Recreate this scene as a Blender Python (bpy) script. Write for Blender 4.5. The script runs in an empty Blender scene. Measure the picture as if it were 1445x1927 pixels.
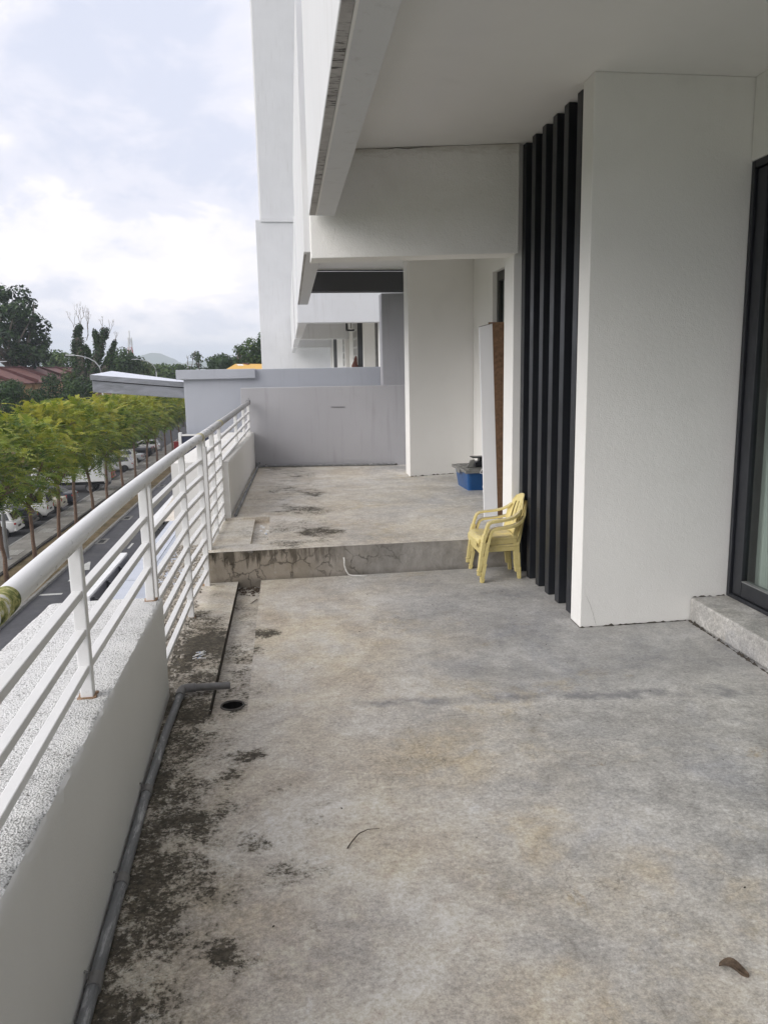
import bpy, bmesh, math, random
import numpy as np
from mathutils import Vector, Matrix
rad = math.radians
scene = bpy.context.scene
COL = scene.collection

# ------------------------------------------------------------------ camera
CAMZ = 1.55
FPX = 1489.0            # focal length in photo pixels (photo 1445 x 1927)
ROT = Matrix(((0.98850819, 0.04529489, -0.14422179),
              (-0.14998468, 0.17476877, -0.97311894),
              (-0.01887185, 0.9835671, 0.1795539)))
cam_data = bpy.data.cameras.new('camera')
cam_data.sensor_fit = 'HORIZONTAL'
cam_data.sensor_width = 36.0
cam_data.lens = 36.0 * FPX / 1445.0
cam_data.clip_start = 0.05
cam_data.clip_end = 20000
camera = bpy.data.objects.new('camera', cam_data)
COL.objects.link(camera)
camera.matrix_world = Matrix.Translation((0, 0, CAMZ)) @ ROT.to_4x4()
scene.camera = camera

# ------------------------------------------------------------------ world and sun
SUN_EL, SUN_AZ = rad(33), rad(-112)      # azimuth measured from +Y towards +X
SKY_STRENGTH = 0.12
world = bpy.data.worlds.new('World')
scene.world = world
world.use_nodes = True
wt = world.node_tree
wt.nodes.clear()


def wn(t, **kw):
    n = wt.nodes.new(t)
    for k, v in kw.items():
        setattr(n, k, v)
    return n


def wl(a, b):
    wt.links.new(a, b)


sky = wn('ShaderNodeTexSky', sky_type='NISHITA', sun_disc=False)
sky.sun_elevation = SUN_EL
sky.sun_rotation = SUN_AZ
sky.air_density = 1.0
sky.dust_density = 2.0
tc = wn('ShaderNodeTexCoord')
sep = wn('ShaderNodeSeparateXYZ')
wl(tc.outputs['Generated'], sep.inputs[0])


def wmath(op, a, b=None, c=None, clamp=False):
    n = wn('ShaderNodeMath', operation=op, use_clamp=clamp)
    for i, v in enumerate((a, b, c)):
        if v is None:
            continue
        if isinstance(v, (int, float)):
            n.inputs[i].default_value = v
        else:
            wl(v, n.inputs[i])
    return n.outputs[0]


zz = wmath('ADD', wmath('MAXIMUM', sep.outputs[2], 0.0), 0.42)
cx = wmath('DIVIDE', sep.outputs[0], zz)
cy = wmath('DIVIDE', sep.outputs[1], zz)
comb = wn('ShaderNodeCombineXYZ')
wl(cx, comb.inputs[0])
wl(cy, comb.inputs[1])
wl(sep.outputs[2], comb.inputs[2])


def wnoise(scale, detail, rough, dist, off):
    m = wn('ShaderNodeMapping')
    m.inputs['Location'].default_value = off
    wl(comb.outputs[0], m.inputs['Vector'])
    n = wn('ShaderNodeTexNoise')
    n.inputs['Scale'].default_value = scale
    n.inputs['Detail'].default_value = detail
    n.inputs['Roughness'].default_value = rough
    n.inputs['Distortion'].default_value = dist
    wl(m.outputs[0], n.inputs['Vector'])
    return n.outputs['Fac']


def wramp(fac, stops):
    r = wn('ShaderNodeValToRGB')
    r.color_ramp.interpolation = 'EASE'
    els = r.color_ramp.elements
    while len(els) > 1:
        els.remove(els[-1])
    els[0].position, els[0].color = stops[0][0], (*stops[0][1], 1)
    for p, c in stops[1:]:
        e = els.new(p)
        e.color = (*c, 1)
    wl(fac, r.inputs[0])
    return r.outputs[0]


def wmix(fac, a, b, blend='MIX'):
    n = wn('ShaderNodeMix', data_type='RGBA', blend_type=blend)
    for sock, v in ((n.inputs[0], fac), (n.inputs[6], a), (n.inputs[7], b)):
        if isinstance(v, (int, float)):
            sock.default_value = v
        elif isinstance(v, tuple):
            sock.default_value = (*v, 1)
        else:
            wl(v, sock)
    return n.outputs[2]


big = wnoise(1.9, 4, 0.5, 0.25, (3.9, 1.6, 0.4))
fine = wnoise(5.2, 5, 0.62, 0.35, (7.7, 2.6, 1.3))
billow = wmath('ADD', wmath('MULTIPLY', big, 0.64), wmath('MULTIPLY', fine, 0.36))
K = 0.76 / SKY_STRENGTH
cloudcol = wramp(billow, [(0.39, (0.61 * K, 0.64 * K, 0.755 * K)), (0.465, (0.72 * K, 0.725 * K, 0.81 * K)),
                          (0.52, (0.87 * K, 0.845 * K, 0.89 * K)), (0.585, (1.03 * K, 0.975 * K, 0.985 * K))])
cover = wnoise(0.8, 2, 0.5, 0.2, (1.5, 8.0, 2.0))
coverf = wramp(cover, [(0.30, (0.92,) * 3), (0.5, (0.99,) * 3)])
skycol = wmix(coverf, sky.outputs[0], cloudcol)
bg = wn('ShaderNodeBackground')
bg.inputs['Strength'].default_value = SKY_STRENGTH
wl(skycol, bg.inputs['Color'])
wo = wn('ShaderNodeOutputWorld')
wl(bg.outputs[0], wo.inputs['Surface'])

sun_data = bpy.data.lights.new('sun', 'SUN')
sun_data.energy = 1.5
sun_data.angle = rad(45)
sun_data.color = (1.0, 0.965, 0.91)
sun = bpy.data.objects.new('sun', sun_data)
COL.objects.link(sun)
sd = Vector((math.sin(SUN_AZ) * math.cos(SUN_EL), math.cos(SUN_AZ) * math.cos(SUN_EL), math.sin(SUN_EL)))
sun.rotation_euler = sd.to_track_quat('Z', 'Y').to_euler()

vs = scene.view_settings
vs.view_transform = 'Standard'
vs.look = 'None'
vs.gamma = 1.0
vs.use_curve_mapping = False
vs.exposure = 0.76
scene.cycles.max_bounces = 8
scene.cycles.diffuse_bounces = 6
scene.cycles.volume_bounces = 1
scene.cycles.use_adaptive_sampling = True
scene.cycles.adaptive_threshold = 0.02
scene.cycles.transparent_max_bounces = 12
scene.cycles.use_denoising = True


# ------------------------------------------------------------------ helpers
def at(px, py, y):
    """world point on the plane Y = y seen at photo pixel (px, py)"""
    v = ROT @ Vector(((px - 722.5) / FPX, -(py - 963.5) / FPX, -1.0))
    return Vector((0, 0, CAMZ)) + v * (y / v.y)


def tag(o, label=None, cat=None, group=None, kind=None):
    if label:
        o['label'] = label
    if cat:
        o['category'] = cat
    if group:
        o['group'] = group
    if kind:
        o['kind'] = kind
    return o


def thing(name, label, cat, loc=(0, 0, 0), rz=0.0, group=None):
    o = bpy.data.objects.new(name, None)
    o.empty_display_size = 0.1
    COL.objects.link(o)
    o.location = loc
    o.rotation_euler = (0, 0, rz)
    return tag(o, label, cat, group)


class MB:
    """collects faces for one mesh"""

    def __init__(self):
        self.v, self.f, self.m = [], [], []

    def add(self, vs, fs, mi=0):
        b = len(self.v)
        self.v.extend([tuple(p) for p in vs])
        self.f.extend([tuple(b + i for i in f) for f in fs])
        self.m.extend([mi] * len(fs))
        return self

    def hexa(self, p, mi=0):
        """p: 4 bottom (ccw from above) + 4 top"""
        return self.add(p, [(3, 2, 1, 0), (4, 5, 6, 7), (0, 1, 5, 4), (1, 2, 6, 5), (2, 3, 7, 6), (3, 0, 4, 7)], mi)

    def box(self, x0, x1, y0, y1, z0, z1, mi=0):
        return self.hexa([(x0, y0, z0), (x1, y0, z0), (x1, y1, z0), (x0, y1, z0),
                          (x0, y0, z1), (x1, y0, z1), (x1, y1, z1), (x0, y1, z1)], mi)

    def prism(self, poly, z0, z1, mi=0):
        """poly ccw from above; z0/z1 numbers or functions of (x, y)"""
        n = len(poly)
        g = lambda z, p: z(*p) if callable(z) else z
        vs = [(p[0], p[1], g(z0, p)) for p in poly] + [(p[0], p[1], g(z1, p)) for p in poly]
        fs = [tuple(range(n - 1, -1, -1)), tuple(range(n, 2 * n))]
        fs += [(i, (i + 1) % n, n + (i + 1) % n, n + i) for i in range(n)]
        return self.add(vs, fs, mi)

    def quad(self, a, b, c, d, mi=0):
        return self.add([a, b, c, d], [(0, 1, 2, 3)], mi)

    def bar(self, p0, p1, w, h, up=(0, 0, 1), mi=0):
        """rectangular bar from p0 to p1, w sideways, h along up"""
        p0, p1, up = Vector(p0), Vector(p1), Vector(up)
        d = (p1 - p0).normalized()
        s = d.cross(up)
        if s.length < 1e-4:
            s = d.cross(Vector((0, 1, 0)))
        s.normalize()
        u = s.cross(d).normalized()
        s, u = s * w / 2, u * h / 2
        return self.hexa([p0 - s - u, p0 + s - u, p1 + s - u, p1 - s - u,
                          p0 - s + u, p0 + s + u, p1 + s + u, p1 - s + u], mi)

    def tube(self, pts, r, seg=8, caps=True, mi=0):
        pts = [Vector(p) for p in pts]
        n = len(pts)
        rs = [r] * n if isinstance(r, (int, float)) else list(r)
        vs, ref = [], None
        for i, p in enumerate(pts):
            t = (pts[min(i + 1, n - 1)] - pts[max(i - 1, 0)]).normalized()
            if ref is None:
                ref = Vector((0, 0, 1)) if abs(t.z) < 0.9 else Vector((1, 0, 0))
            a = (ref - t * ref.dot(t)).normalized()
            ref = a
            b = t.cross(a)
            for k in range(seg):
                an = 2 * math.pi * k / seg
                vs.append(p + (a * math.cos(an) + b * math.sin(an)) * rs[i])
        fs = []
        for i in range(n - 1):
            for k in range(seg):
                k2 = (k + 1) % seg
                fs.append((i * seg + k, i * seg + k2, (i + 1) * seg + k2, (i + 1) * seg + k))
        if caps:
            fs.append(tuple(range(seg - 1, -1, -1)))
            fs.append(tuple((n - 1) * seg + k for k in range(seg)))
        return self.add(vs, fs, mi)

    def lathe(self, prof, c=(0, 0, 0), seg=16, mi=0):
        """prof: (r, z) list"""
        vs = [(c[0] + r * math.cos(2 * math.pi * k / seg), c[1] + r * math.sin(2 * math.pi * k / seg), c[2] + z)
              for r, z in prof for k in range(seg)]
        fs = [(i * seg + k, i * seg + (k + 1) % seg, (i + 1) * seg + (k + 1) % seg, (i + 1) * seg + k)
              for i in range(len(prof) - 1) for k in range(seg)]
        return self.add(vs, fs, mi)

    def grid(self, fn, nu, nv, mi=0):
        vs = [fn(i / nu, j / nv) for j in range(nv + 1) for i in range(nu + 1)]
        fs = [(j * (nu + 1) + i, j * (nu + 1) + i + 1, (j + 1) * (nu + 1) + i + 1, (j + 1) * (nu + 1) + i)
              for j in range(nv) for i in range(nu)]
        return self.add(vs, fs, mi)

    def mesh(self, name, mats, smooth=False):
        me = bpy.data.meshes.new(name)
        me.from_pydata(self.v, [], self.f)
        for m in (mats if isinstance(mats, (list, tuple)) else [mats]):
            me.materials.append(m)
        if any(self.m):
            me.polygons.foreach_set('material_index', self.m)
        if smooth:
            me.polygons.foreach_set('use_smooth', [True] * len(me.polygons))
        me.update()
        return me

    def build(self, name, mats, parent=None, smooth=False, bevel=0.0, world=True, seg=2):
        """world: coordinates are world ones even under a moved (unrotated) parent"""
        o = bpy.data.objects.new(name, self.mesh(name, mats, smooth))
        COL.objects.link(o)
        if parent is not None:
            o.parent = parent
            if world:
                l = parent.location.copy()
                q = parent.parent
                while q is not None:
                    l += q.location
                    q = q.parent
                o.location = -l
        if bevel:
            b = o.modifiers.new('bevel', 'BEVEL')
            b.width = bevel
            b.segments = seg
            b.limit_method = 'ANGLE'
            b.angle_limit = rad(35)
        return o


def smooth_angle(o, deg=40):
    me = o.data
    me.polygons.foreach_set('use_smooth', [True] * len(me.polygons))
    try:
        me.set_sharp_from_angle(angle=rad(deg))
    except Exception:
        pass
    return o


def copy_tree(src, loc=None, rz=None, label=None, group=None, scale=None):
    """copy of a thing with its parts and sub-parts (mesh data shared)"""
    def rec(o, parent):
        c = o.copy()
        COL.objects.link(c)
        c.parent = parent
        for ch in o.children:
            rec(ch, c)
        return c
    r = rec(src, None)
    if loc is not None:
        r.location = loc
    if rz is not None:
        r.rotation_euler = (0, 0, rz)
    if scale is not None:
        r.scale = (scale,) * 3 if isinstance(scale, (int, float)) else scale
    return tag(r, label, None, group)


# ------------------------------------------------------------------ materials
class NT:
    def __init__(self, name):
        self.mat = bpy.data.materials.new(name)
        self.mat.use_nodes = True
        self.t = self.mat.node_tree
        self.b = self.t.nodes['Principled BSDF']
        self._co = None

    def new(self, t, **kw):
        n = self.t.nodes.new(t)
        for k, v in kw.items():
            setattr(n, k, v)
        return n

    def put(self, sock, v):
        if isinstance(v, bpy.types.NodeSocket):
            self.t.links.new(v, sock)
        elif isinstance(v, (tuple, list)) and len(v) == 3 and sock.type == 'RGBA':
            sock.default_value = (*v, 1)
        else:
            sock.default_value = v

    @property
    def co(self):
        if self._co is None:
            self._co = self.new('ShaderNodeTexCoord').outputs['Object']
        return self._co

    def vec(self, scale=(1, 1, 1), loc=(0, 0, 0), src=None, rot=(0, 0, 0)):
        m = self.new('ShaderNodeMapping')
        m.inputs['Scale'].default_value = scale
        m.inputs['Location'].default_value = loc
        m.inputs['Rotation'].default_value = rot
        self.put(m.inputs['Vector'], src or self.co)
        return m.outputs[0]

    def noise(self, scale, detail=6, rough=0.6, dist=0.0, vec=None, off=None, color=False):
        n = self.new('ShaderNodeTexNoise')
        n.inputs['Scale'].default_value = scale
        n.inputs['Detail'].default_value = min(detail, 5 if scale > 5 else 6.5)
        n.inputs['Roughness'].default_value = rough
        n.inputs['Distortion'].default_value = dist
        v = vec or self.co
        if off is not None:
            v = self.vec(loc=off, src=v)
        self.put(n.inputs['Vector'], v)
        return n.outputs['Color' if color else 'Fac']

    def voro(self, scale, feature='F1', vec=None, out='Distance', rand=1.0):
        n = self.new('ShaderNodeTexVoronoi', feature=feature)
        n.inputs['Scale'].default_value = scale
        n.inputs['Randomness'].default_value = rand
        self.put(n.inputs['Vector'], vec or self.co)
        return n.outputs[out]

    def math(self, op, a, b=None, c=None, clamp=False):
        n = self.new('ShaderNodeMath', operation=op, use_clamp=clamp)
        for i, v in enumerate((a, b, c)):
            if v is not None:
                self.put(n.inputs[i], v)
        return n.outputs[0]

    def step(self, v, lo, hi, a=0.0, b=1.0):
        """smooth map of v from [lo, hi] to [a, b], clamped"""
        n = self.new('ShaderNodeMapRange', interpolation_type='SMOOTHSTEP')
        self.put(n.inputs['Value'], v)
        n.inputs['From Min'].default_value = lo
        n.inputs['From Max'].default_value = hi
        n.inputs['To Min'].default_value = a
        n.inputs['To Max'].default_value = b
        return n.outputs[0]

    def ramp(self, fac, stops, interp='LINEAR'):
        r = self.new('ShaderNodeValToRGB')
        r.color_ramp.interpolation = interp
        els = r.color_ramp.elements
        while len(els) > 1:
            els.remove(els[-1])
        for i, (p, c) in enumerate(stops):
            e = els[0] if i == 0 else els.new(p)
            e.position = p
            e.color = (*c, 1) if isinstance(c, tuple) else (c, c, c, 1)
        self.put(r.inputs[0], fac)
        return r.outputs[0]

    def mix(self, fac, a, b, blend='MIX'):
        n = self.new('ShaderNodeMix', data_type='RGBA', blend_type=blend)
        for s, v in ((n.inputs[0], fac), (n.inputs[6], a), (n.inputs[7], b)):
            self.put(s, v)
        return n.outputs[2]

    def xyz(self, src=None):
        s = self.new('ShaderNodeSeparateXYZ')
        self.put(s.inputs[0], src or self.co)
        return s.outputs

    def bump(self, h, strength=0.3, dist=0.01, normal=None):
        n = self.new('ShaderNodeBump')
        n.inputs['Strength'].default_value = strength
        n.inputs['Distance'].default_value = dist
        self.put(n.inputs['Height'], h)
        if normal is not None:
            self.put(n.inputs['Normal'], normal)
        return n.outputs[0]

    def out(self, color=None, rough=None, normal=None, metal=None, spec=None, **kw):
        if color is not None:
            self.put(self.b.inputs['Base Color'], color)
        if rough is not None:
            self.put(self.b.inputs['Roughness'], rough)
        if normal is not None:
            self.put(self.b.inputs['Normal'], normal)
        if metal is not None:
            self.put(self.b.inputs['Metallic'], metal)
        if spec is not None:
            self.put(self.b.inputs['Specular IOR Level'], spec)
        for k, v in kw.items():
            self.put(self.b.inputs[k.replace('_', ' ')], v)
        return self.mat


def plain(name, color, rough=0.6, metal=0.0, var=0.12, scale=6.0, bumps=0.0, bscale=60.0, spec=0.5):
    """single-colour material with gentle irregular wear"""
    t = NT(name)
    n = t.noise(scale, 6, 0.65)
    lo = tuple(c * (1 - var) for c in color)
    hi = tuple(min(1, c * (1 + var)) for c in color)
    c = t.ramp(n, [(0.3, lo), (0.7, hi)])
    r = t.ramp(t.noise(scale * 2.3, 4, 0.6), [(0.3, rough * 0.85), (0.7, min(1, rough * 1.15))])
    nm = t.bump(t.noise(bscale, 4, 0.6), bumps, 0.004) if bumps else None
    return t.out(c, r, nm, metal, spec)
# ------------------------------------------------------------------ concrete, plaster, paint
def floor_material(name, joint=True, mould=1.0, stains=(), warm=(-0.2, 1.6), zone=None, ochre=(), maps=()):
    t = NT(name)
    x, y, z = t.xyz()
    n1 = t.noise(0.9, 8, 0.62, 0.4)
    n2 = t.noise(2.6, 9, 0.68, 0.6, off=(4, 7, 0))
    n3 = t.noise(13, 8, 0.7, 0.3)
    n4 = t.noise(70, 5, 0.7)
    base = t.ramp(n2, [(0.28, (0.31, 0.308, 0.305)), (0.46, (0.40, 0.396, 0.39)), (0.62, (0.475, 0.468, 0.455)), (0.8, (0.53, 0.52, 0.505))])
    # buff cement bloom: more of it on the side open to the rain
    wx = t.step(t.math('ADD', x, t.math('MULTIPLY', t.math('SUBTRACT', n1, 0.5), 2.6)), warm[0], warm[1], 1.0, 0.12)
    tanm = t.math('MULTIPLY', wx, t.step(t.noise(1.9, 7, 0.66, 0.5, off=(2, 11, 0)), 0.40, 0.62))
    c = t.mix(t.math('MULTIPLY', wx, 0.72), base, (0.645, 0.592, 0.51))
    c = t.mix(t.math('MULTIPLY', tanm, 0.66), c, (0.54, 0.475, 0.37))
    # bluish trowel clouds
    blu = t.math('MULTIPLY', t.step(t.noise(1.5, 8, 0.7, 0.8, off=(9, 3, 0)), 0.47, 0.70), t.math('SUBTRACT', 1.08, wx))
    c = t.mix(t.math('MULTIPLY', blu, 0.62), c, (0.29, 0.30, 0.335))
    # worn pale skins
    pale = t.step(t.noise(4.2, 9, 0.72, 1.0, off=(1, 5, 0)), 0.60, 0.74)
    c = t.mix(t.math('MULTIPLY', pale, 0.5), c, (0.64, 0.63, 0.62))
    wv = t.new('ShaderNodeVectorMath', operation='ADD')
    wv2 = t.new('ShaderNodeVectorMath', operation='SCALE')
    t.put(wv2.inputs[0], t.noise(3.0, 6, 0.7, color=True, off=(2, 8, 0)))
    wv2.inputs['Scale'].default_value = 0.5
    wv3 = t.new('ShaderNodeVectorMath', operation='SUBTRACT')
    t.put(wv3.inputs[0], wv2.outputs[0])
    wv3.inputs[1].default_value = (.25, .25, .25)
    t.put(wv.inputs[0], t.co)
    t.put(wv.inputs[1], wv3.outputs[0])
    wpos = wv.outputs[0]
    # rusty buff blotches with rough edges
    rust = t.step(t.noise(3.3, 9, 0.75, 0.4, off=(13, 2, 0)), 0.62, 0.70)
    c = t.mix(t.math('MULTIPLY', rust, 0.6), c, (0.37, 0.295, 0.19))
    rust2 = t.math('MULTIPLY', t.step(t.noise(1.15, 8, 0.7, 0.5, off=(17, 5, 0)), 0.53, 0.68), t.step(t.noise(9, 6, 0.7), 0.38, 0.6))
    c = t.mix(t.math('MULTIPLY', rust2, 0.62), c, (0.45, 0.375, 0.25))
    for (px_, py_, pr_, pk_) in ochre:
        dvo = t.new('ShaderNodeVectorMath', operation='DISTANCE')
        t.put(dvo.inputs[0], wpos)
        dvo.inputs[1].default_value = (px_, py_, 0)
        om = t.math('MULTIPLY', t.step(dvo.outputs['Value'], pr_ * .2, pr_, pk_, 0.0), t.step(n2, .36, .62))
        c = t.mix(om, c, (0.50, 0.41, 0.275))
    c = t.mix(0.62, c, t.ramp(n3, [(0.25, 0.30), (0.75, 0.70)]), 'OVERLAY')
    sw = t.noise(1.1, 6, 0.6, 2.2, off=(31, 12, 0))
    c = t.mix(0.6, c, t.ramp(sw, [(0.32, 0.33), (0.5, 0.5), (0.68, 0.66)]), 'OVERLAY')
    c = t.mix(0.85, c, t.ramp(n4, [(0.25, 0.26), (0.75, 0.74)]), 'OVERLAY')
    c = t.mix(0.6, c, t.ramp(t.noise(190, 3, 0.7), [(0.25, 0.28), (0.75, 0.72)]), 'OVERLAY')
    c = t.mix(0.5, c, t.ramp(t.noise(31, 5, 0.75, 0.3, off=(11, 4, 0)), [(0.25, 0.28), (0.75, 0.72)]), 'OVERLAY')
    # thin scratches and trowel arcs
    sv = t.vec(scale=(2.0, 16.0, 1), rot=(0, 0, 0.5))
    scr = t.step(t.noise(2.0, 5, 0.75, 1.4, vec=sv), 0.635, 0.69)
    c = t.mix(t.math('MULTIPLY', scr, 0.22), c, (0.50, 0.49, 0.49))
    sv2 = t.vec(scale=(14.0, 2.6, 1), rot=(0, 0, -0.35))
    scr2 = t.step(t.noise(1.6, 6, 0.75, 1.8, vec=sv2), 0.64, 0.70)
    c = t.mix(t.math('MULTIPLY', scr2, 0.45), c, (0.20, 0.20, 0.21))
    # map cracking and spalled pits, only in patches
    warp = t.new('ShaderNodeVectorMath', operation='ADD')
    t.put(warp.inputs[0], t.co)
    wsc = t.new('ShaderNodeVectorMath', operation='SCALE')
    t.put(wsc.inputs[0], t.noise(7, 4, 0.6, color=True))
    wsc.inputs['Scale'].default_value = 0.16
    t.put(warp.inputs[1], wsc.outputs[0])
    edge = t.voro(15.0, 'DISTANCE_TO_EDGE', warp.outputs[0])
    edge2 = t.voro(2.1, 'DISTANCE_TO_EDGE', warp.outputs[0])
    patch = t.step(t.noise(2.3, 5, 0.6, off=(21, 4, 0)), 0.57, 0.66)
    patch2 = t.step(t.noise(0.8, 3, 0.6, off=(5, 17, 0)), 0.52, 0.62)
    for (px_, py_, pr_) in maps:
        dvm = t.new('ShaderNodeVectorMath', operation='DISTANCE')
        t.put(dvm.inputs[0], wpos)
        dvm.inputs[1].default_value = (px_, py_, 0)
        patch = t.math('MAXIMUM', patch, t.step(dvm.outputs['Value'], pr_ * .5, pr_, 1.0, 0.0))
    crack = t.math('MULTIPLY', t.step(edge, 0.004, 0.03, 1.0, 0.0), patch)
    crack2 = t.math('MULTIPLY', t.step(edge2, 0.0008, 0.0045, 1.0, 0.0), t.math('MULTIPLY', patch2, 0.6))
    crk = t.math('MAXIMUM', crack, crack2)
    c = t.mix(t.math('MULTIPLY', crk, 0.42), c, (0.12, 0.11, 0.095))
    pits = t.step(t.noise(24, 6, 0.75, off=(3, 3, 0)), 0.70, 0.74)
    pits = t.math('MULTIPLY', pits, t.step(t.noise(1.7, 3, 0.5, off=(8, 8, 0)), 0.48, 0.62))
    c = t.mix(t.math('MULTIPLY', pits, 0.7), c, (0.12, 0.105, 0.085))
    fleck = t.step(t.voro(11, 'F1', rand=1.0), 0.03, 0.05, 1.0, 0.0)
    fleck = t.math('MULTIPLY', fleck, t.step(t.noise(6, 3, 0.6, off=(6, 1, 0)), 0.58, 0.62))
    c = t.mix(t.math('MULTIPLY', fleck, 0.8), c, (0.68, 0.67, 0.64))
    if joint:                                   # the ragged pour joint across the floor
        jy = t.math('ADD', t.math('MULTIPLY', x, -0.115), 3.52)
        jn = t.math('MULTIPLY', t.math('SUBTRACT', t.noise(3.5, 7, 0.7), 0.5), 0.30)
        d = t.math('ABSOLUTE', t.math('SUBTRACT', t.math('ADD', y, jn), jy))
        jm = t.math('MULTIPLY', t.step(d, 0.008, 0.075, 1.0, 0.0), t.step(t.noise(5, 6, 0.7, off=(2, 9, 0)), 0.36, 0.62))
        jm = t.math('MULTIPLY', jm, t.step(x, 0.0, 0.5))
        c = t.mix(t.math('MULTIPLY', jm, 0.62), c, (0.13, 0.135, 0.155))
        # darker and greyer beyond the joint, towards the right
        g = t.math('MULTIPLY', t.step(x, 0.35, 1.3), t.step(y, 3.3, 3.6))
        c = t.mix(t.math('MULTIPLY', g, 0.30), c, (0.22, 0.225, 0.24))
    # black mould
    m1 = t.math('ADD', t.math('MULTIPLY', t.noise(7.5, 8, 0.72, 0.3, off=(0.3, 0.7, 0)), 0.48), t.math('MULTIPLY', t.noise(52, 7, 0.8, 0.2, off=(4, 2, 0)), 0.52))
    m2 = t.noise(2.1, 5, 0.6, 0.3, off=(5.3, 1.7, 0))
    if zone is None:
        zx = t.step(x, -0.52, 0.42, 0.0, 1.0)
        bare = t.math('ADD', t.math('MULTIPLY', zx, 0.30), 0.478)
        bare = t.math('SUBTRACT', bare, t.math('MULTIPLY', t.math('MULTIPLY', t.step(x, -0.40, -0.16, 1.0, 0.0), t.step(y, 3.3, 3.7, 1.0, 0.2)), 0.045))
        bare = t.math('SUBTRACT', bare, t.math('MULTIPLY', t.step(y, 4.7, 5.6, 0.0, 1.0), -0.10))
        slab = t.math('MULTIPLY', t.step(x, -0.30, -0.24, 1.0, 0.0), t.math('MULTIPLY', t.step(y, 3.3, 3.6), t.step(y, 4.7, 5.3, 1.0, 0.0)))
        bare = t.math('SUBTRACT', bare, t.math('MULTIPLY', slab, 0.055))
    else:
        bare = zone(t, x, y)
    thr = t.math('ADD', bare, t.math('MULTIPLY', t.math('SUBTRACT', m2, 0.5), -0.36))
    w5 = t.new('ShaderNodeVectorMath', operation='MULTIPLY_ADD')
    t.put(w5.inputs[0], t.noise(9.0, 6, 0.75, color=True, off=(5, 2, 0)))
    w5.inputs[1].default_value = (.26, .26, 0)
    w5.inputs[2].default_value = (-.13, -.13, 0)
    w6 = t.new('ShaderNodeVectorMath', operation='ADD')
    t.put(w6.inputs[0], t.co)
    t.put(w6.inputs[1], w5.outputs[0])
    wpos2 = w6.outputs[0]
    for (sx_, sy_, r) in stains:
        dv = t.new('ShaderNodeVectorMath', operation='DISTANCE')
        t.put(dv.inputs[0], wpos2)
        dv.inputs[1].default_value = (sx_, sy_, 0.231 if zone else 0.0)
        thr = t.math('SUBTRACT', thr, t.step(dv.outputs['Value'], r * 0.1, r * 1.2, 0.165 if not zone else 0.09, 0.0))
    diff = t.math('SUBTRACT', m1, thr)
    film = t.math('MULTIPLY', t.step(diff, -0.10, 0.05), mould)
    black = t.math('MULTIPLY', t.step(diff, 0.0, 0.07), mould)
    c = t.mix(t.math('MULTIPLY', film, 0.62), c, t.mix(m2, (0.20, 0.165, 0.115), (0.12, 0.115, 0.085)))
    sp1 = t.step(t.noise(62, 6, 0.75, 0.2, off=(2, 6, 0)), 0.36, 0.60)
    sp2 = t.step(t.noise(21, 7, 0.75, 0.3, off=(7, 1, 0)), 0.36, 0.62)
    mc = t.mix(sp1, (0.020, 0.018, 0.013), t.mix(sp2, (0.036, 0.031, 0.022), (0.125, 0.105, 0.075)))
    c = t.mix(t.math('MULTIPLY', black, 0.90), c, mc)
    # dust and dirt gathered in a thin uneven rim at random low spots
    rough = t.ramp(n2, [(0.3, 0.46), (0.7, 0.66)])
    rough = t.mix(black, rough, (0.92, 0.92, 0.92))
    h = t.math('ADD', t.math('MULTIPLY', n3, 0.5), t.math('MULTIPLY', n4, 0.22))
    b1 = None
    return t.out(c, rough, t.bump(h, 0.55, 0.006, b1), spec=0.42)


m_floor = floor_material('floor_cement', ochre=[(.66, 2.94, .42, .75), (.14, 4.75, .75, .5), (.32, 4.1, .5, .45), (.83, 2.3, .22, .7), (.72, 1.5, .3, .8), (1.1, 2.0, .22, .6), (.30, 2.35, .3, .4), (1.35, 1.98, .2, .6)],
                         maps=[(.56, 2.92, .20), (.85, 2.03, .12), (.99, 2.02, .10), (1.36, 1.98, .10), (.70, 1.47, .14)], stains=[(0.02, 2.26, .10), (0.14, 2.24, .07), (0.25, 2.17, .09), (0.08, 2.54, .08), (-0.2, 2.9, .10),
                                                 (-0.12, 3.05, .10), (-0.07, 2.42, .09), (-0.15, 1.92, .09), (-0.11, 4.6, .16), (-0.17, 4.3, .2),
                                                 (-0.36, 4.5, .18), (-0.02, 4.55, .12), (.20, 2.05, .05), (.05, 1.98, .06), (.16, 2.62, .05), (-.02, 2.75, .06)])


def upper_zone(t, x, y):
    a = t.math('ABSOLUTE', t.math('SUBTRACT', x, t.math('MULTIPLY', t.math('SUBTRACT', y, 6.0), 0.03)))
    b = t.step(t.math('ABSOLUTE', t.math('SUBTRACT', x, 0.28)), 0.18, 0.62, 0.0, 1.0)
    k = t.math('ADD', t.math('MULTIPLY', b, 0.22), 0.555)
    left = t.step(x, -0.22, -0.02, 0.10, 0.0)
    return t.math('SUBTRACT', k, left)


m_floor_up = floor_material('upper_floor_cement', joint=False, warm=(0.2, 2.4), zone=upper_zone,
                            stains=[(0.40, 6.42, .22), (0.57, 6.36, .14), (0.3, 7.45, .3), (0.55, 7.4, .25), (0.25, 8.8, .35), (0.54, 8.4, .25), (-0.3, 6.6, .3)])


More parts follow.
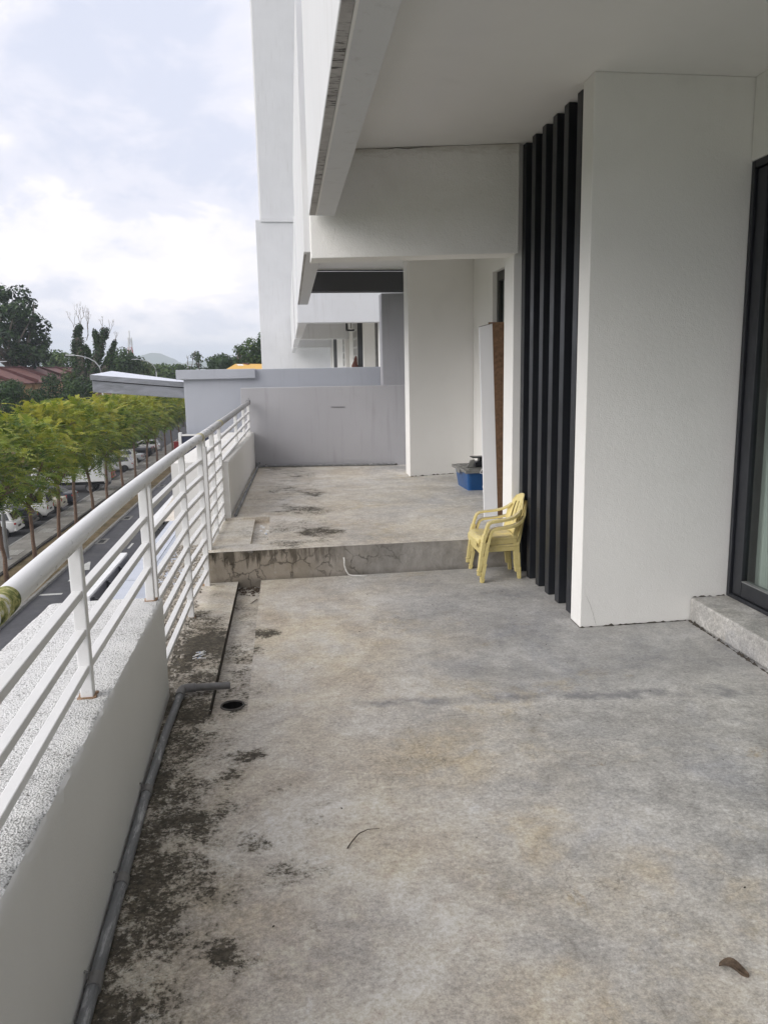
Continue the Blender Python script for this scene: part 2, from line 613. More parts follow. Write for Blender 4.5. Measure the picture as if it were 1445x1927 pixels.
def riser_material():
    t = NT('riser_cement')
    x, y, z = t.xyz()
    n = t.noise(5, 9, 0.7, 0.5)
    c = t.ramp(n, [(0.3, (0.22, 0.21, 0.19)), (0.55, (0.33, 0.315, 0.295)), (0.75, (0.42, 0.405, 0.38))])
    lft = t.step(t.math('ADD', x, t.math('MULTIPLY', t.math('SUBTRACT', t.noise(4, 6, 0.7), 0.5), 0.8)), -0.1, 1.0, 1.0, 0.0)
    c = t.mix(t.math('MULTIPLY', lft, 0.4), c, (0.44, 0.355, 0.24))
    # run-off stains: stretched vertically, starting from the lip
    sv = t.vec(scale=(9, 1, 1.1))
    st = t.noise(2.2, 8, 0.7, 0.2, vec=sv)
    top = t.step(z, 0.04, 0.24, -0.12, 0.12)
    drip = t.math('MULTIPLY', t.step(t.math('ADD', st, top), 0.50, 0.66), lft)
    c = t.mix(t.math('MULTIPLY', drip, 0.8), c, (0.045, 0.036, 0.024))
    warp = t.new('ShaderNodeVectorMath', operation='ADD')
    t.put(warp.inputs[0], t.co)
    wsc = t.new('ShaderNodeVectorMath', operation='SCALE')
    t.put(wsc.inputs[0], t.noise(9, 5, 0.65, color=True))
    wsc.inputs['Scale'].default_value = 0.12
    t.put(warp.inputs[1], wsc.outputs[0])
    e = t.voro(6.5, 'DISTANCE_TO_EDGE', warp.outputs[0])
    cr = t.math('MULTIPLY', t.step(e, 0.006, 0.03, 1.0, 0.0), t.step(t.noise(2.5, 4, 0.6, off=(3, 0, 4)), 0.44, 0.56))
    cr = t.math('MULTIPLY', cr, t.step(x, 0.75, 1.1, 1.0, 0.1))
    c = t.mix(t.math('MULTIPLY', cr, 0.6), c, (0.07, 0.06, 0.048))
    pal = t.math('MULTIPLY', t.step(t.noise(8, 7, 0.7, off=(7, 7, 2)), 0.60, 0.68), lft)
    c = t.mix(t.math('MULTIPLY', pal, 0.5), c, (0.45, 0.44, 0.42))
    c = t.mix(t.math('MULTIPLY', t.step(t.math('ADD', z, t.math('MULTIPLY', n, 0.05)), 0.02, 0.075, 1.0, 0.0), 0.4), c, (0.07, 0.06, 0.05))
    h = t.math('SUBTRACT', t.noise(16, 8, 0.7), cr)
    return t.out(c, 0.8, t.bump(h, 0.7, 0.012), spec=0.3)


m_riser = riser_material()


def plaster(name, color, dirt=0.25, stipple=0.35, streak=0.0, seed=0.0, rough=0.85, dirtcol=(0.30, 0.28, 0.24)):
    t = NT(name)
    n = t.noise(1.1, 7, 0.62, 0.3, off=(seed, seed * 2, 0))
    c = t.ramp(n, [(0.3, tuple(k * 0.94 for k in color)), (0.7, color)])
    sp = t.step(t.noise(11, 9, 0.8, off=(seed, 0, 3)), 0.70, 0.80)
    c = t.mix(t.math('MULTIPLY', sp, dirt), c, dirtcol)
    sm = t.step(t.noise(2.2, 6, 0.7, 0.6, off=(0, seed, 7)), 0.55, 0.8)
    c = t.mix(t.math('MULTIPLY', sm, dirt * 0.35), c, dirtcol)
    if streak:
        sv = t.vec(scale=(6, 6, 0.35))
        s = t.step(t.noise(2.4, 8, 0.7, 0.2, vec=sv), 0.52, 0.75)
        c = t.mix(t.math('MULTIPLY', s, streak), c, dirtcol)
    h = t.math('ADD', t.noise(150, 3, 0.6), t.math('MULTIPLY', t.noise(45, 4, 0.6), 0.8))
    b = t.bump(t.noise(2.0, 3, 0.5), 0.12, 0.05)
    return t.out(c, rough, t.bump(h, stipple, 0.004, b), spec=0.3)


m_white = plaster('white_emulsion', (0.87, 0.862, 0.84), 0.30, 0.5)
m_soffit = plaster('soffit_white', (0.86, 0.852, 0.83), 0.22, 0.18, seed=4)
m_facade = plaster('facade_white', (0.70, 0.705, 0.715), 0.25, 0.2, streak=0.24, seed=9)
m_parwall = plaster('parapet_paint', (0.78, 0.772, 0.75), 0.12, 0.22, seed=2)
m_grey = plaster('grey_lilac_paint', (0.385, 0.382, 0.402), 0.35, 0.25, streak=0.32, seed=6, dirtcol=(0.21, 0.205, 0.21))
m_greyblue = plaster('grey_blue_paint', (0.47, 0.49, 0.54), 0.2, 0.2, streak=0.2, seed=3, dirtcol=(0.26, 0.27, 0.30))
m_darkbeam = plaster('charcoal_paint', (0.085, 0.085, 0.09), 0.05, 0.15, seed=8, dirtcol=(0.09, 0.09, 0.09))
m_lowwall = plaster('lower_wall_paint', (0.70, 0.70, 0.69), 0.3, 0.2, streak=0.3, seed=5)


def pebbledash():
    t = NT('pebbledash_white')
    n = t.noise(125, 4, 0.75)
    v = t.voro(185, 'F1')
    c = t.ramp(t.math('ADD', t.math('MULTIPLY', n, 0.7), t.math('MULTIPLY', v, 0.35)),
               [(0.42, (0.86, 0.86, 0.855)), (0.56, (0.74, 0.74, 0.73)), (0.66, (0.36, 0.36, 0.35)), (0.80, (0.15, 0.148, 0.14))])
    big_ = t.step(t.noise(5.5, 7, 0.72, 0.4), 0.50, 0.66)
    grime = t.math('MULTIPLY', big_, t.step(n, 0.46, 0.56))
    c = t.mix(t.math('MULTIPLY', grime, 0.62), c, (0.20, 0.195, 0.18))
    pale = t.step(t.noise(3.5, 5, 0.6, off=(4, 4, 0)), 0.52, 0.66)
    c = t.mix(t.math('MULTIPLY', pale, 0.55), c, (0.82, 0.82, 0.81))
    h = t.math('ADD', n, t.math('MULTIPLY', v, 0.8))
    return t.out(c, 0.9, t.bump(h, 0.9, 0.006), spec=0.25)


m_pebble = pebbledash()


def white_enamel(name='railing_enamel', grime=0.5, rust=0.25):
    t = NT(name)
    n = t.noise(9, 7, 0.7, 0.4)
    c = t.ramp(n, [(0.3, (0.74, 0.74, 0.735)), (0.7, (0.80, 0.80, 0.795))])
    sp = t.step(t.noise(55, 6, 0.75), 0.69, 0.74)
    c = t.mix(t.math('MULTIPLY', sp, grime), c, (0.10, 0.095, 0.08))
    sc = t.vec(scale=(1, 0.25, 1))
    rub = t.math('MULTIPLY', t.step(t.noise(26, 7, 0.8, 0.5, vec=sc), 0.60, 0.70), t.step(t.noise(2.4, 3, 0.5, off=(3, 3, 3)), 0.48, 0.62))
    c = t.mix(t.math('MULTIPLY', rub, grime), c, (0.30, 0.27, 0.235))
    r = t.math('MULTIPLY', t.step(t.noise(17, 6, 0.7, off=(8, 2, 5)), 0.72, 0.80), rust)
    c = t.mix(r, c, (0.25, 0.12, 0.05))
    return t.out(c, t.ramp(n, [(0.3, 0.32), (0.7, 0.5)]), t.bump(t.noise(40, 4, 0.6), 0.12, 0.003), spec=0.5)


m_rail = white_enamel()


def handrail_mat():
    """enamel with weathered scuffs; denser low down and far along, and blended to grey at the far end"""
    t = NT('handrail_enamel')
    x, y, z = t.xyz()
    n = t.noise(9, 7, 0.7, 0.4)
    c = t.ramp(n, [(0.3, (0.72, 0.72, 0.715)), (0.7, (0.79, 0.79, 0.785))])
    sc = t.vec(scale=(1.6, 0.5, 1.6))
    sn = t.noise(24, 8, 0.8, 0.5, vec=sc)
    far = t.step(y, 2.6, 8.0, 0.0, 0.16)
    low = t.step(z, 1.03, 1.085, 0.08, -0.05)
    rub = t.step(t.math('ADD', t.math('ADD', sn, far), low), 0.575, 0.68)
    c = t.mix(t.math('MULTIPLY', rub, 0.8), c, (0.20, 0.185, 0.165))
    sp = t.step(t.noise(60, 5, 0.75), 0.70, 0.75)
    c = t.mix(t.math('MULTIPLY', sp, 0.6), c, (0.06, 0.05, 0.045))
    c = t.mix(t.step(y, 5.4, 8.0, 0.0, 0.85), c, (0.25, 0.245, 0.24))
    return t.out(c, t.ramp(n, [(0.3, 0.30), (0.7, 0.46)]), t.bump(sn, 0.12, 0.002))


m_handrail = handrail_mat()


def moss_mat():
    t = NT('mossy_sleeve')
    n = t.noise(16, 6, 0.7, 0.5)
    c = t.ramp(n, [(0.40, (0.70, 0.69, 0.65)), (0.46, (0.46, 0.43, 0.16)), (0.54, (0.14, 0.17, 0.035)), (0.64, (0.035, 0.045, 0.014))])
    return t.out(c, 0.8, t.bump(n, 0.4, 0.006))


m_moss = moss_mat()
m_sleeve = plain('yellowed_sleeve', (0.50, 0.46, 0.27), 0.6, var=0.35, scale=30)


def pipe_mat():
    t = NT('grey_pvc')
    n = t.noise(30, 6, 0.75, 0.3, vec=t.vec(scale=(1, 0.16, 1)))
    c = t.ramp(n, [(0.35, (0.13, 0.135, 0.14)), (0.55, (0.19, 0.195, 0.20)), (0.62, (0.36, 0.365, 0.37)), (0.75, (0.58, 0.58, 0.58))])
    return t.out(c, 0.55, t.bump(n, 0.2, 0.003))


m_pipe = pipe_mat()
m_pipe_plain = plain('grey_pvc_plain', (0.17, 0.165, 0.16), 0.5, var=0.2, scale=20)
m_black = plain('black_void', (0.012, 0.012, 0.012), 0.8)
m_slat = plain('slat_charcoal', (0.020, 0.022, 0.027), 0.38, var=0.15, scale=3)
m_frame = plain('door_frame_charcoal', (0.022, 0.024, 0.030), 0.42, var=0.2, scale=5)
m_sill = floor_material('sill_cement', joint=False, mould=0.25, warm=(-9, -8), zone=lambda t, x, y: t.step(x, 0.0, 0.1, 0.62, 0.62))

t = NT('clear_glass')
t.b.inputs['Transmission Weight'].default_value = 0.0
_g = t.new('ShaderNodeBsdfGlossy')
_g.inputs['Roughness'].default_value = 0.02
_tr = t.new('ShaderNodeBsdfTransparent')
_tr.inputs['Color'].default_value = (0.84, 0.875, 0.86, 1)
_fr = t.new('ShaderNodeFresnel')
_fr.inputs['IOR'].default_value = 1.5
_gb = t.new('ShaderNodeNewGeometry')
_mx = t.new('ShaderNodeMixShader')
t.put(_mx.inputs[0], t.math('MULTIPLY', _fr.outputs[0], t.math('SUBTRACT', 1.0, _gb.outputs['Backfacing'])))
t.put(_mx.inputs[1], _tr.outputs[0])
t.put(_mx.inputs[2], _g.outputs[0])
t.t.links.new(_mx.outputs[0], t.t.nodes['Material Output'].inputs['Surface'])
m_glass = t.mat

t = NT('curtain_cloth')
m_curtain = t.out((0.50, 0.53, 0.51), 0.9)

# ------------------------------------------------------------------ balcony floors
Z1 = 0.231                                   # upper balcony level
fl = MB()
V = [(-.86, -2.2), (3.2, -2.2), (3.2, 3.484), (-.139, 3.484), (-.315, 3.484), (-.86, 3.484), (-.86, 5.81), (-.246, 5.81), (-.078, 5.81), (3.2, 5.81)]
zt = -0.055
fl.add([(a, b, 0) for a, b in V], [(0, 1, 2, 3, 4, 5), (5, 4, 7, 6), (3, 2, 9, 8)])
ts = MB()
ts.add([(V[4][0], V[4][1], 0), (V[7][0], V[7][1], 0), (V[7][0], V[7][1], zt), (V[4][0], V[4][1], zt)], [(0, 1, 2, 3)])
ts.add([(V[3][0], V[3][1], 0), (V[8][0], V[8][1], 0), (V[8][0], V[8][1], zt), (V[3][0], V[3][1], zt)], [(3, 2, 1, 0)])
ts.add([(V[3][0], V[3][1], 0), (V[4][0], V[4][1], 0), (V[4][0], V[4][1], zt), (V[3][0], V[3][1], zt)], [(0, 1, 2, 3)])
fl.quad((-.86, -2.2, 0), (-.86, 5.81, 0), (-.86, 5.81, -.45), (-.86, -2.2, -.45))
fl.quad((-.86, -2.2, -.45), (-.86, 5.81, -.45), (3.2, 5.81, -.45), (3.2, -2.2, -.45))
balcony_floor = fl.build('balcony_floor', m_floor)
ts.build('trench_side', plain('trench_side_dark', (.040, .034, .026), .95, var=.6, scale=18), balcony_floor)  # trench sides coloured much darker than the floor
tag(balcony_floor, 'stained grey cement balcony floor in the foreground', kind='structure')

# trench bed with the round drain hole cut through it
bm = bmesh.new()
hc, hr, hn = Vector((-.215, 3.69, zt)), 0.05, 28
outer = [bm.verts.new((a, b, zt)) for a, b in (V[4], V[3], V[8], V[7])]
inner = [bm.verts.new(hc + Vector((math.cos(2 * math.pi * k / hn), math.sin(2 * math.pi * k / hn), 0)) * hr) for k in range(hn)]
es = [bm.edges.new((outer[i], outer[(i + 1) % 4])) for i in range(4)] + [bm.edges.new((inner[i], inner[(i + 1) % hn])) for i in range(hn)]
bmesh.ops.triangle_fill(bm, edges=es, use_beauty=True)
me = bpy.data.meshes.new('trench_bed')
bm.to_mesh(me)
bm.free()
me.materials.append(floor_material('trench_cement', joint=False, warm=(1, 2), zone=lambda t, x, y: t.math('ADD', 0.49, t.math('MULTIPLY', t.math('ABSOLUTE', t.math('SUBTRACT', y, 4.3)), .055)), stains=[(-.2, 3.62, .15), (-.17, 4.4, .3), (-.14, 4.8, .15)]))
tb = bpy.data.objects.new('trench_bed', me)
COL.objects.link(tb)
tb.parent = balcony_floor
MB().lathe([(hr, zt), (hr * .97, -.09), (hr * .9, -.22), (0.0005, -.22)], (hc.x, hc.y, 0), 28).build('drain_hole', m_black, balcony_floor)
MB().lathe([(hr * 1.0, zt + .001), (hr * 1.02, zt + .006), (hr * 1.16, zt + .006), (hr * 1.2, zt)], (hc.x, hc.y, 0), 28).build('drain_rim', plain('rim_cement', (0.16, 0.15, 0.135), 0.9, var=.4, scale=25), balcony_floor)

fu = MB()
L0, L1 = (-.458, 5.81), (-.40, 7.20)
zl, zg_ = Z1 - .018, Z1 - .055
A2, B2, C2, D2 = (-.154, 6.06), (-.012, 6.06), (.011, 7.185), (-.123, 7.185)
Lm, Lf = (-.447, 6.06), (-.40, 7.185)
P = lambda p, z: (p[0], p[1], z)
# front strip, main field, far field
fu.quad(P(L0, Z1), P((3.4, 5.81), Z1), P((3.4, 6.06), Z1), P(Lm, Z1))
fu.quad(P(B2, Z1), P((3.4, 6.06), Z1), P((3.4, 7.185), Z1), P(C2, Z1))
fu.quad(P((-1.0, 7.185), Z1), P((3.4, 7.185), Z1), P((3.4, 11.6), Z1), P((-1.0, 11.6), Z1))
# sunken left bay and gutter
fu.quad(P(Lm, zl), P(A2, zl), P(D2, zl), P(Lf, zl))
fu.quad(P(A2, zg_), P(B2, zg_), P(C2, zg_), P(D2, zg_))
fu.quad(P(A2, zl), P(A2, zg_), P(D2, zg_), P(D2, zl))
fu.quad(P(B2, Z1), P(C2, Z1), P(C2, zg_), P(B2, zg_))
fu.quad(P(D2, zg_), P(C2, zg_), P(C2, Z1), P(D2, Z1))
fu.quad(P(Lf, zl), P(D2, zl), P(D2, Z1), P(Lf, Z1))
fu.quad(P(Lm, Z1), P(A2, Z1), P(A2, zl), P(Lm, zl))
fu.quad(P(A2, Z1), P(B2, Z1), P(B2, zg_), P(A2, zg_))
fu.quad(P(L0, Z1), P(Lm, Z1), P(Lm, -.05), P(L0, -.05))
fu.quad(P(Lm, zl), P(Lf, zl), P(Lf, -.05), P(Lm, -.05))
upper_floor = fu.build('upper_balcony_floor', m_floor_up)
tag(upper_floor, 'raised cement balcony floor beyond the step', kind='structure')
# step riser: uneven hand-trowelled face with a slightly wavy lip
rng = random.Random(3)
nu, nv = 120, 8
wob = [rng.uniform(-1, 1) for _ in range(nu + 1)]
rs = MB()


def riser_pt(u, v):
    x = -.458 + u * 3.0
    i = int(round(u * nu))
    w = (wob[i] + wob[max(i - 1, 0)] + wob[min(i + 1, nu)]) / 3
    return (x, 5.81 + 0.006 * w * (1 - abs(2 * v - 1)) - (0.004 if v > .9 else 0), v * (Z1 + .0015) + (0.0 if v > .05 else -.05))


rs.grid(riser_pt, nu, nv)
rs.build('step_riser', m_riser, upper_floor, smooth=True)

# rough stony ledge outside the open railing bay
lg = MB()
rng = random.Random(11)
for _ in range(2600):
    y = rng.uniform(3.74, 7.18)
    x = rng.uniform(-.855, -.50 if y < 5.8 else -.47)
    if x > -.56 and rng.random() < .7:
        continue
    s = rng.uniform(.006, .019) * (1.25 if rng.random() < .15 else 1)
    a = rng.uniform(0, 6.28)
    n_ = rng.choice((5, 6, 7))
    ring = [(x + s * math.cos(a + k * 6.283 / n_) * rng.uniform(.7, 1.2), y + s * .8 * math.sin(a + k * 6.283 / n_) * rng.uniform(.7, 1.2)) for k in range(n_)]
    h = s * rng.uniform(.35, .8)
    vs_ = [(p[0], p[1], -.001) for p in ring] + [(x + (p[0] - x) * .62, y + (p[1] - y) * .62, h) for p in ring] + [(x, y, h * 1.12)]
    fs_ = [(k, (k + 1) % n_, n_ + (k + 1) % n_, n_ + k) for k in range(n_)] + [(n_ + k, n_ + (k + 1) % n_, 2 * n_) for k in range(n_)]
    lg.add(vs_, fs_)
stones = lg.build('ledge_gravel', (lambda t: t.out(t.ramp(t.noise(38, 3, .7), [(.3, (.10, .09, .08)), (.45, (.26, .235, .20)), (.58, (.42, .385, .335)), (.7, (.60, .57, .52))]), .9, t.bump(t.noise(90, 4, .7), .5, .004)))(NT('ledge_stone')))
tag(stones, 'rough stones on the narrow ledge behind the white rails', kind='stuff')

# ------------------------------------------------------------------ parapet walls
def parapet(name, label, line, y0, y1, ztop, zbase, width, seed, mats, seglen=.012):
    """low wall lofted along y; line(y) = x of its inner face; ragged plaster arrises"""
    r = random.Random(seed)
    n = int((y1 - y0) / seglen)
    mb = MB()
    prof = []
    j = [0, 0, 0]
    for i in range(n + 1):
        y = y0 + (y1 - y0) * i / n
        xi, zt_ = line(y), ztop(y)
        j = [a * .7 + r.uniform(-1, 1) * .0022 for a in j]
        e = .006
        prof.append([(xi, y, zbase), (xi, y, zt_ - .045), (xi + j[0] * .3, y, zt_ - .012 + j[0]), (xi - e + j[1], y, zt_ - .002 + j[1] * .6),
                     (xi - .02, y, zt_ + j[2] * .4), (xi - width * .5, y, zt_ + .004 + j[1] * .5), (xi - width + .02, y, zt_ + j[0] * .4),
                     (xi - width + e + j[2] * .6, y, zt_ - .004), (xi - width + j[2] * .3, y, zt_ - .014), (xi - width, y, zbase - .45)])
    k = len(prof[0])
    for row in prof:
        mb.v.extend(row)
    for i in range(n):
        for q in range(k - 1):
            mb.f.append((i * k + q, (i + 1) * k + q, (i + 1) * k + q + 1, i * k + q + 1))
            mb.m.append(1 if 3 <= q <= 6 else 0)
    mb.f.append(tuple(range(k - 1, -1, -1)))
    mb.m.append(0)
    mb.f.append(tuple(n * k + q for q in range(k)))
    mb.m.append(0)
    o = mb.build(name, mats)
    smooth_angle(o, 50)
    return tag(o, label, 'wall')


parapet('parapet_wall', 'low white parapet wall with speckled pebbledash top in the left foreground', lambda y: -.515 + .0 * y, -2.2, 3.735,
        lambda y: .60 - .0435 * (y - 1.4), 0.0, .515, 5, (m_parwall, m_pebble))
m_ledge_top = plaster('weathered_coping', (0.70, 0.69, 0.66), 0.6, 0.5, seed=12, dirtcol=(0.22, 0.19, 0.15))
parapet('parapet_wall', 'short far parapet wall between the open rails and the grey dividing wall', lambda y: -.338 + .0499 * (y - 7.19), 7.19, 11.0,
        lambda y: .748 - .008 * (y - 7.19), Z1, .50, 6, (m_parwall, m_ledge_top))

# ------------------------------------------------------------------ near house: pillar, slats, door, roof slab
CEIL = 3.07
near_wall = thing('pillar_wall', 'broad white pillar wall beside the dark slats and glass door', 'wall', (2.2, 4.4, 0))
MB().prism([(1.805, 4.30), (3.4, 4.2955), (3.4, 4.47), (1.817, 4.479)], 0, CEIL).build('pillar', m_white, near_wall, bevel=.006)
door_wall = thing('door_wall', 'white wall above and around the charcoal sliding door', 'wall', (2.75, 2, 0))
DX = lambda y: 2.726 + .03 * (y - 4.295)
ztop_d = 2.635
MB().prism([(DX(-2.2), -2.2), (3.2, -2.2), (3.2, 4.294), (DX(4.294), 4.294)], ztop_d, CEIL).build('wall_panel', m_white, door_wall, bevel=.004)

scr = thing('slat_screen', 'screen of six tall charcoal slats between the white pillar and the yellow chairs', 'screen', (1.87, 5.1, 0))
SX = lambda y: 1.85 + .03 * (y - 4.6)
for y in (4.567, 4.785, 4.993, 5.203, 5.418, 5.632):
    MB().box(SX(y), SX(y) + .11, y, y + .072, .002, CEIL - .002).build('slat', m_slat, scr, bevel=.003)
MB().box(2.03, 2.06, 4.482, 5.70, .001, CEIL - .001).build('backing_panel', m_slat, scr)  # panel painted dark for the black shade between the slats

stub = thing('wall_stub', 'white wall end between the slats and the leaning boards', 'wall', (1.85, 5.8, 0))
MB().prism([(1.828, 5.725), (3.2, 5.70), (3.2, 5.97), (1.836, 5.975)], 0.0, CEIL).build('wall_body', m_white, stub, bevel=.005)

sill = thing('door_step', 'grey cement step along the foot of the sliding door', 'step', (2.6, 2, 0))
MB().prism([(2.445 + .035 * (-2.2 - 3.456), -2.2), (DX(-2.2) + .1, -2.2), (DX(4.293) + .1, 4.293), (2.50, 4.293)], 0, .145).build('step_body', m_sill, sill, bevel=.012, seg=3)

# sliding door
door = thing('sliding_door', 'charcoal framed sliding glass door at the right edge', 'door', (2.73, 3, .145))
fx = lambda y, d: DX(y) + d


def frame_bar(y0, y1, z0, z1, d0, d1, name='frame', mat=None):
    return MB().hexa([(fx(y0, d0), y0, z0), (fx(y0, d1), y0, z0), (fx(y1, d1), y1, z0), (fx(y1, d0), y1, z0),
                      (fx(y0, d0), y0, z1), (fx(y0, d1), y0, z1), (fx(y1, d1), y1, z1), (fx(y1, d0), y1, z1)]).build(name, mat or m_frame, door, bevel=.003)


zb = .147
frame_bar(4.262, 4.292, zb, ztop_d - .002, .006, .075, 'outer_jamb')
frame_bar(-2.0, 4.258, ztop_d - .042, ztop_d - .002, .006, .075, 'head_rail')
frame_bar(-2.0, 4.258, zb, zb + .022, .006, .09, 'bottom_track')
frame_bar(4.165, 4.255, zb + .026, ztop_d - .048, .022, .062, 'door_stile')
frame_bar(2.9, 4.160, zb + .026, zb + .115, .022, .062, 'bottom_rail')
frame_bar(2.9, 4.160, zb + .115, zb + .122, .018, .066, 'glazing_bead', plain('alu_bead', (.28, .285, .29), .4, .3))
frame_bar(2.9, 4.160, ztop_d - .125, ztop_d - .048, .022, .062, 'top_rail')
frame_bar(2.81, 2.897, zb + .026, ztop_d - .048, .022, .062, 'door_stile')
frame_bar(2.9, 4.163, zb + .123, ztop_d - .127, .040, .046, 'pane', m_glass)
frame_bar(-2.0, 2.806, zb + .026, ztop_d - .048, .085, .091, 'pane', m_glass)
# room behind the glass
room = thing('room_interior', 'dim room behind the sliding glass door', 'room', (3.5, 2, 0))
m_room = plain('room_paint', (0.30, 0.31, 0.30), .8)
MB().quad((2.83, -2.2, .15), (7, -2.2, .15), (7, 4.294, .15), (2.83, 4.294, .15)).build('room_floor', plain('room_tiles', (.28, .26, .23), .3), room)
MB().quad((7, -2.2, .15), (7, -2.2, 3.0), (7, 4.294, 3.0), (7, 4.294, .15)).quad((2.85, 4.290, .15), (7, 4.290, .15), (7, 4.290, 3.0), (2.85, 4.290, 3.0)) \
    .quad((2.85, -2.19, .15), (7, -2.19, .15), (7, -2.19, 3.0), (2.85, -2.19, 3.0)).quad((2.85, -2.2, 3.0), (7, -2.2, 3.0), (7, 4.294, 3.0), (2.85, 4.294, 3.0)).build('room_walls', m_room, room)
cur = MB()


def curtain_pt(u, v):
    y = 4.20 - 3.6 * u
    ph = u * 130
    return (DX(y) + .12 + .026 * math.sin(ph) + .014 * math.sin(ph * 2.7 + 1) - .01 * v * math.sin(ph * .5), y, .20 + v * 2.4)


cur.grid(curtain_pt, 420, 6)
co = cur.build('curtain', m_curtain, smooth=True)
tag(co, 'pale pleated curtain hanging behind the sliding glass door', 'curtain')

# ceiling slab, upper parapet beam, cross beam
ceil = MB()
XF = lambda y: .20 + .03 * y
ceil.prism([(XF(-2.2) + .1, -2.2), (3.2, -2.2), (3.2, 6.3), (XF(6.3) + .1, 6.3)], CEIL, CEIL + .15)
tag(ceil.build('balcony_ceiling', m_soffit), 'flat pale grey ceiling over the balcony', kind='structure')
eb = thing('upper_parapet', 'white edge beam and upper parapet overhead, nearest one', 'beam', (.35, 2, 2.6))
MB().prism([(XF(-2.2), -2.2), (XF(-2.2) + .185, -2.2), (XF(5.9) + .185, 5.9), (XF(5.9), 5.9)], 2.62, 4.1).build('edge_beam', m_facade, eb, bevel=.006)
MB().prism([(XF(-2.2) + .045, -2.2), (XF(-2.2) + .056, -2.2), (XF(5.85) + .056, 5.85), (XF(5.85) + .045, 5.85)], 2.612, 2.6195).build('drip_bead', m_soffit, eb)
t = NT('drip_stained_soffit')
_sv = t.vec(scale=(1.0, 1.0, 1.0))
_s = t.noise(1, 4, .7, .0, vec=t.vec(scale=(14, 85, 1)))
_q = t.math('MULTIPLY', t.step(_s, .50, .62), t.step(t.noise(2.2, 4, .6), .40, .58))
_c = t.mix(_q, t.ramp(t.noise(9, 5, .7), [(.3, (.40, .38, .37)), (.7, (.56, .545, .53))]), (0.05, .043, .04))
m_drip = t.out(_c, .9, t.bump(_s, .3, .004))
MB().prism([(XF(-2.2) + .004, -2.2), (XF(-2.2) + .043, -2.2), (XF(5.85) + .043, 5.85), (XF(5.85) + .004, 5.85)], 2.616, 2.6196).build('drip_edge', m_drip, eb)

t = NT('beam_plaster')
_x, _y, _z = t.xyz()
_n = t.noise(2.2, 7, .68, .5)
_c = t.ramp(_n, [(.3, (.80, .79, .76)), (.7, (.87, .86, .84))])
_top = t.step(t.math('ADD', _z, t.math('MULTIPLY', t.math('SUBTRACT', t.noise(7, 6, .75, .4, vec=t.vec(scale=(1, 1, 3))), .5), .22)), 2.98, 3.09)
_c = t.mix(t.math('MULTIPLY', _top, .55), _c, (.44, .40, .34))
_c = t.mix(t.math('MULTIPLY', t.step(t.noise(12, 7, .8), .66, .75), .25), _c, (.30, .27, .22))
_c = t.mix(t.math('MULTIPLY', t.step(t.noise(1.6, 6, .7, .5, off=(3, 1, 5)), .5, .75), .22), _c, (.60, .58, .53))
_h = t.math('ADD', t.noise(110, 3, .6), t.math('MULTIPLY', t.noise(32, 4, .6), .9))
m_beam = t.out(_c, .88, t.bump(_h, .55, .006), spec=.25)

cb = thing('cross_beam', 'deep white beam across the balcony above the step, in front of the dark beam', 'beam', (1.1, 5.9, 2.3))
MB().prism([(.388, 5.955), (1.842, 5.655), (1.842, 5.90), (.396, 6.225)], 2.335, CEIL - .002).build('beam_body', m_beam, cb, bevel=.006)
# ------------------------------------------------------------------ second unit beyond the step
e2 = lambda y: .31 + .0344 * (y - 5.1)
u2 = thing('upper_parapet', 'second white upper parapet overhead, between the cross beam and the grey frame', 'beam', (.45, 8.5, 2.4))
MB().prism([(e2(6.10), 6.10), (e2(6.10) + .138, 6.10), (e2(10.94) + .138, 10.94), (e2(10.94), 10.94)], 2.40, 4.1).build('edge_beam', m_facade, u2, bevel=.005)
MB().prism([(e2(6.2) + .003, 6.2), (e2(6.2) + .02, 6.2), (e2(10.9) + .02, 10.9), (e2(10.9) + .003, 10.9)], 2.396, 2.3996).build('drip_edge', m_drip, u2)
tag(MB().prism([(e2(6.26) + .10, 6.26), (3.4, 6.0), (3.4, 11.2), (e2(11.2) + .10, 11.2)], 2.86, 3.0).build('far_balcony_ceiling', m_soffit), 'ceiling over the raised balcony bay', kind='structure')
w2 = thing('pillar_wall', 'far white pillar wall between the grey dividing wall and the blue box', 'wall', (2.1, 9.6, Z1))
MB().prism([(1.732, 9.448), (2.62, 9.66), (2.62, 9.90), (1.749, 9.823)], Z1 - .01, 2.858).build('pillar', m_white, w2, bevel=.005)
w3 = thing('recess_wall', 'white side wall with a dark framed door behind the leaning boards', 'wall', (2.7, 8, Z1))
rx = 2.578
wl_ = MB()
wl_.box(rx, rx + .2, 8.83, 9.645, Z1 - .01, 2.858)
wl_.box(rx, rx + .2, 5.98, 8.83, 2.575, 2.858)
wl_.box(rx, rx + .2, 5.98, 7.2, Z1 - .01, 2.575)
wl_.build('wall_body', m_white, w3, bevel=.004)
d2 = thing('side_door', 'dark framed glass door half hidden by the leaning boards', 'door', (2.62, 8, Z1))
fd = MB()
fd.box(rx + .05, rx + .11, 8.76, 8.825, Z1, 2.57)
fd.box(rx + .05, rx + .11, 7.205, 8.76, 2.47, 2.57)
fd.box(rx + .05, rx + .11, 7.205, 7.28, Z1, 2.47)
fd.box(rx + .05, rx + .11, 7.28, 8.76, Z1, Z1 + .1)
fd.build('door_frame', plain('bronze_frame', (.045, .045, .045), .45), d2, bevel=.004)
MB().box(rx + .075, rx + .083, 7.282, 8.758, Z1 + .102, 2.468).build('pane', m_glass, d2)
cu2 = MB()
cu2.grid(lambda u, v: (rx + .16 + .012 * math.sin(u * 60), 7.3 + 1.45 * u, Z1 + .05 + v * 2.3), 160, 2)
tag(cu2.build('curtain', plain('green_grey_curtain', (.20, .21, .18), .9), smooth=True), 'dull green grey curtain inside the side door behind the boards', 'curtain')

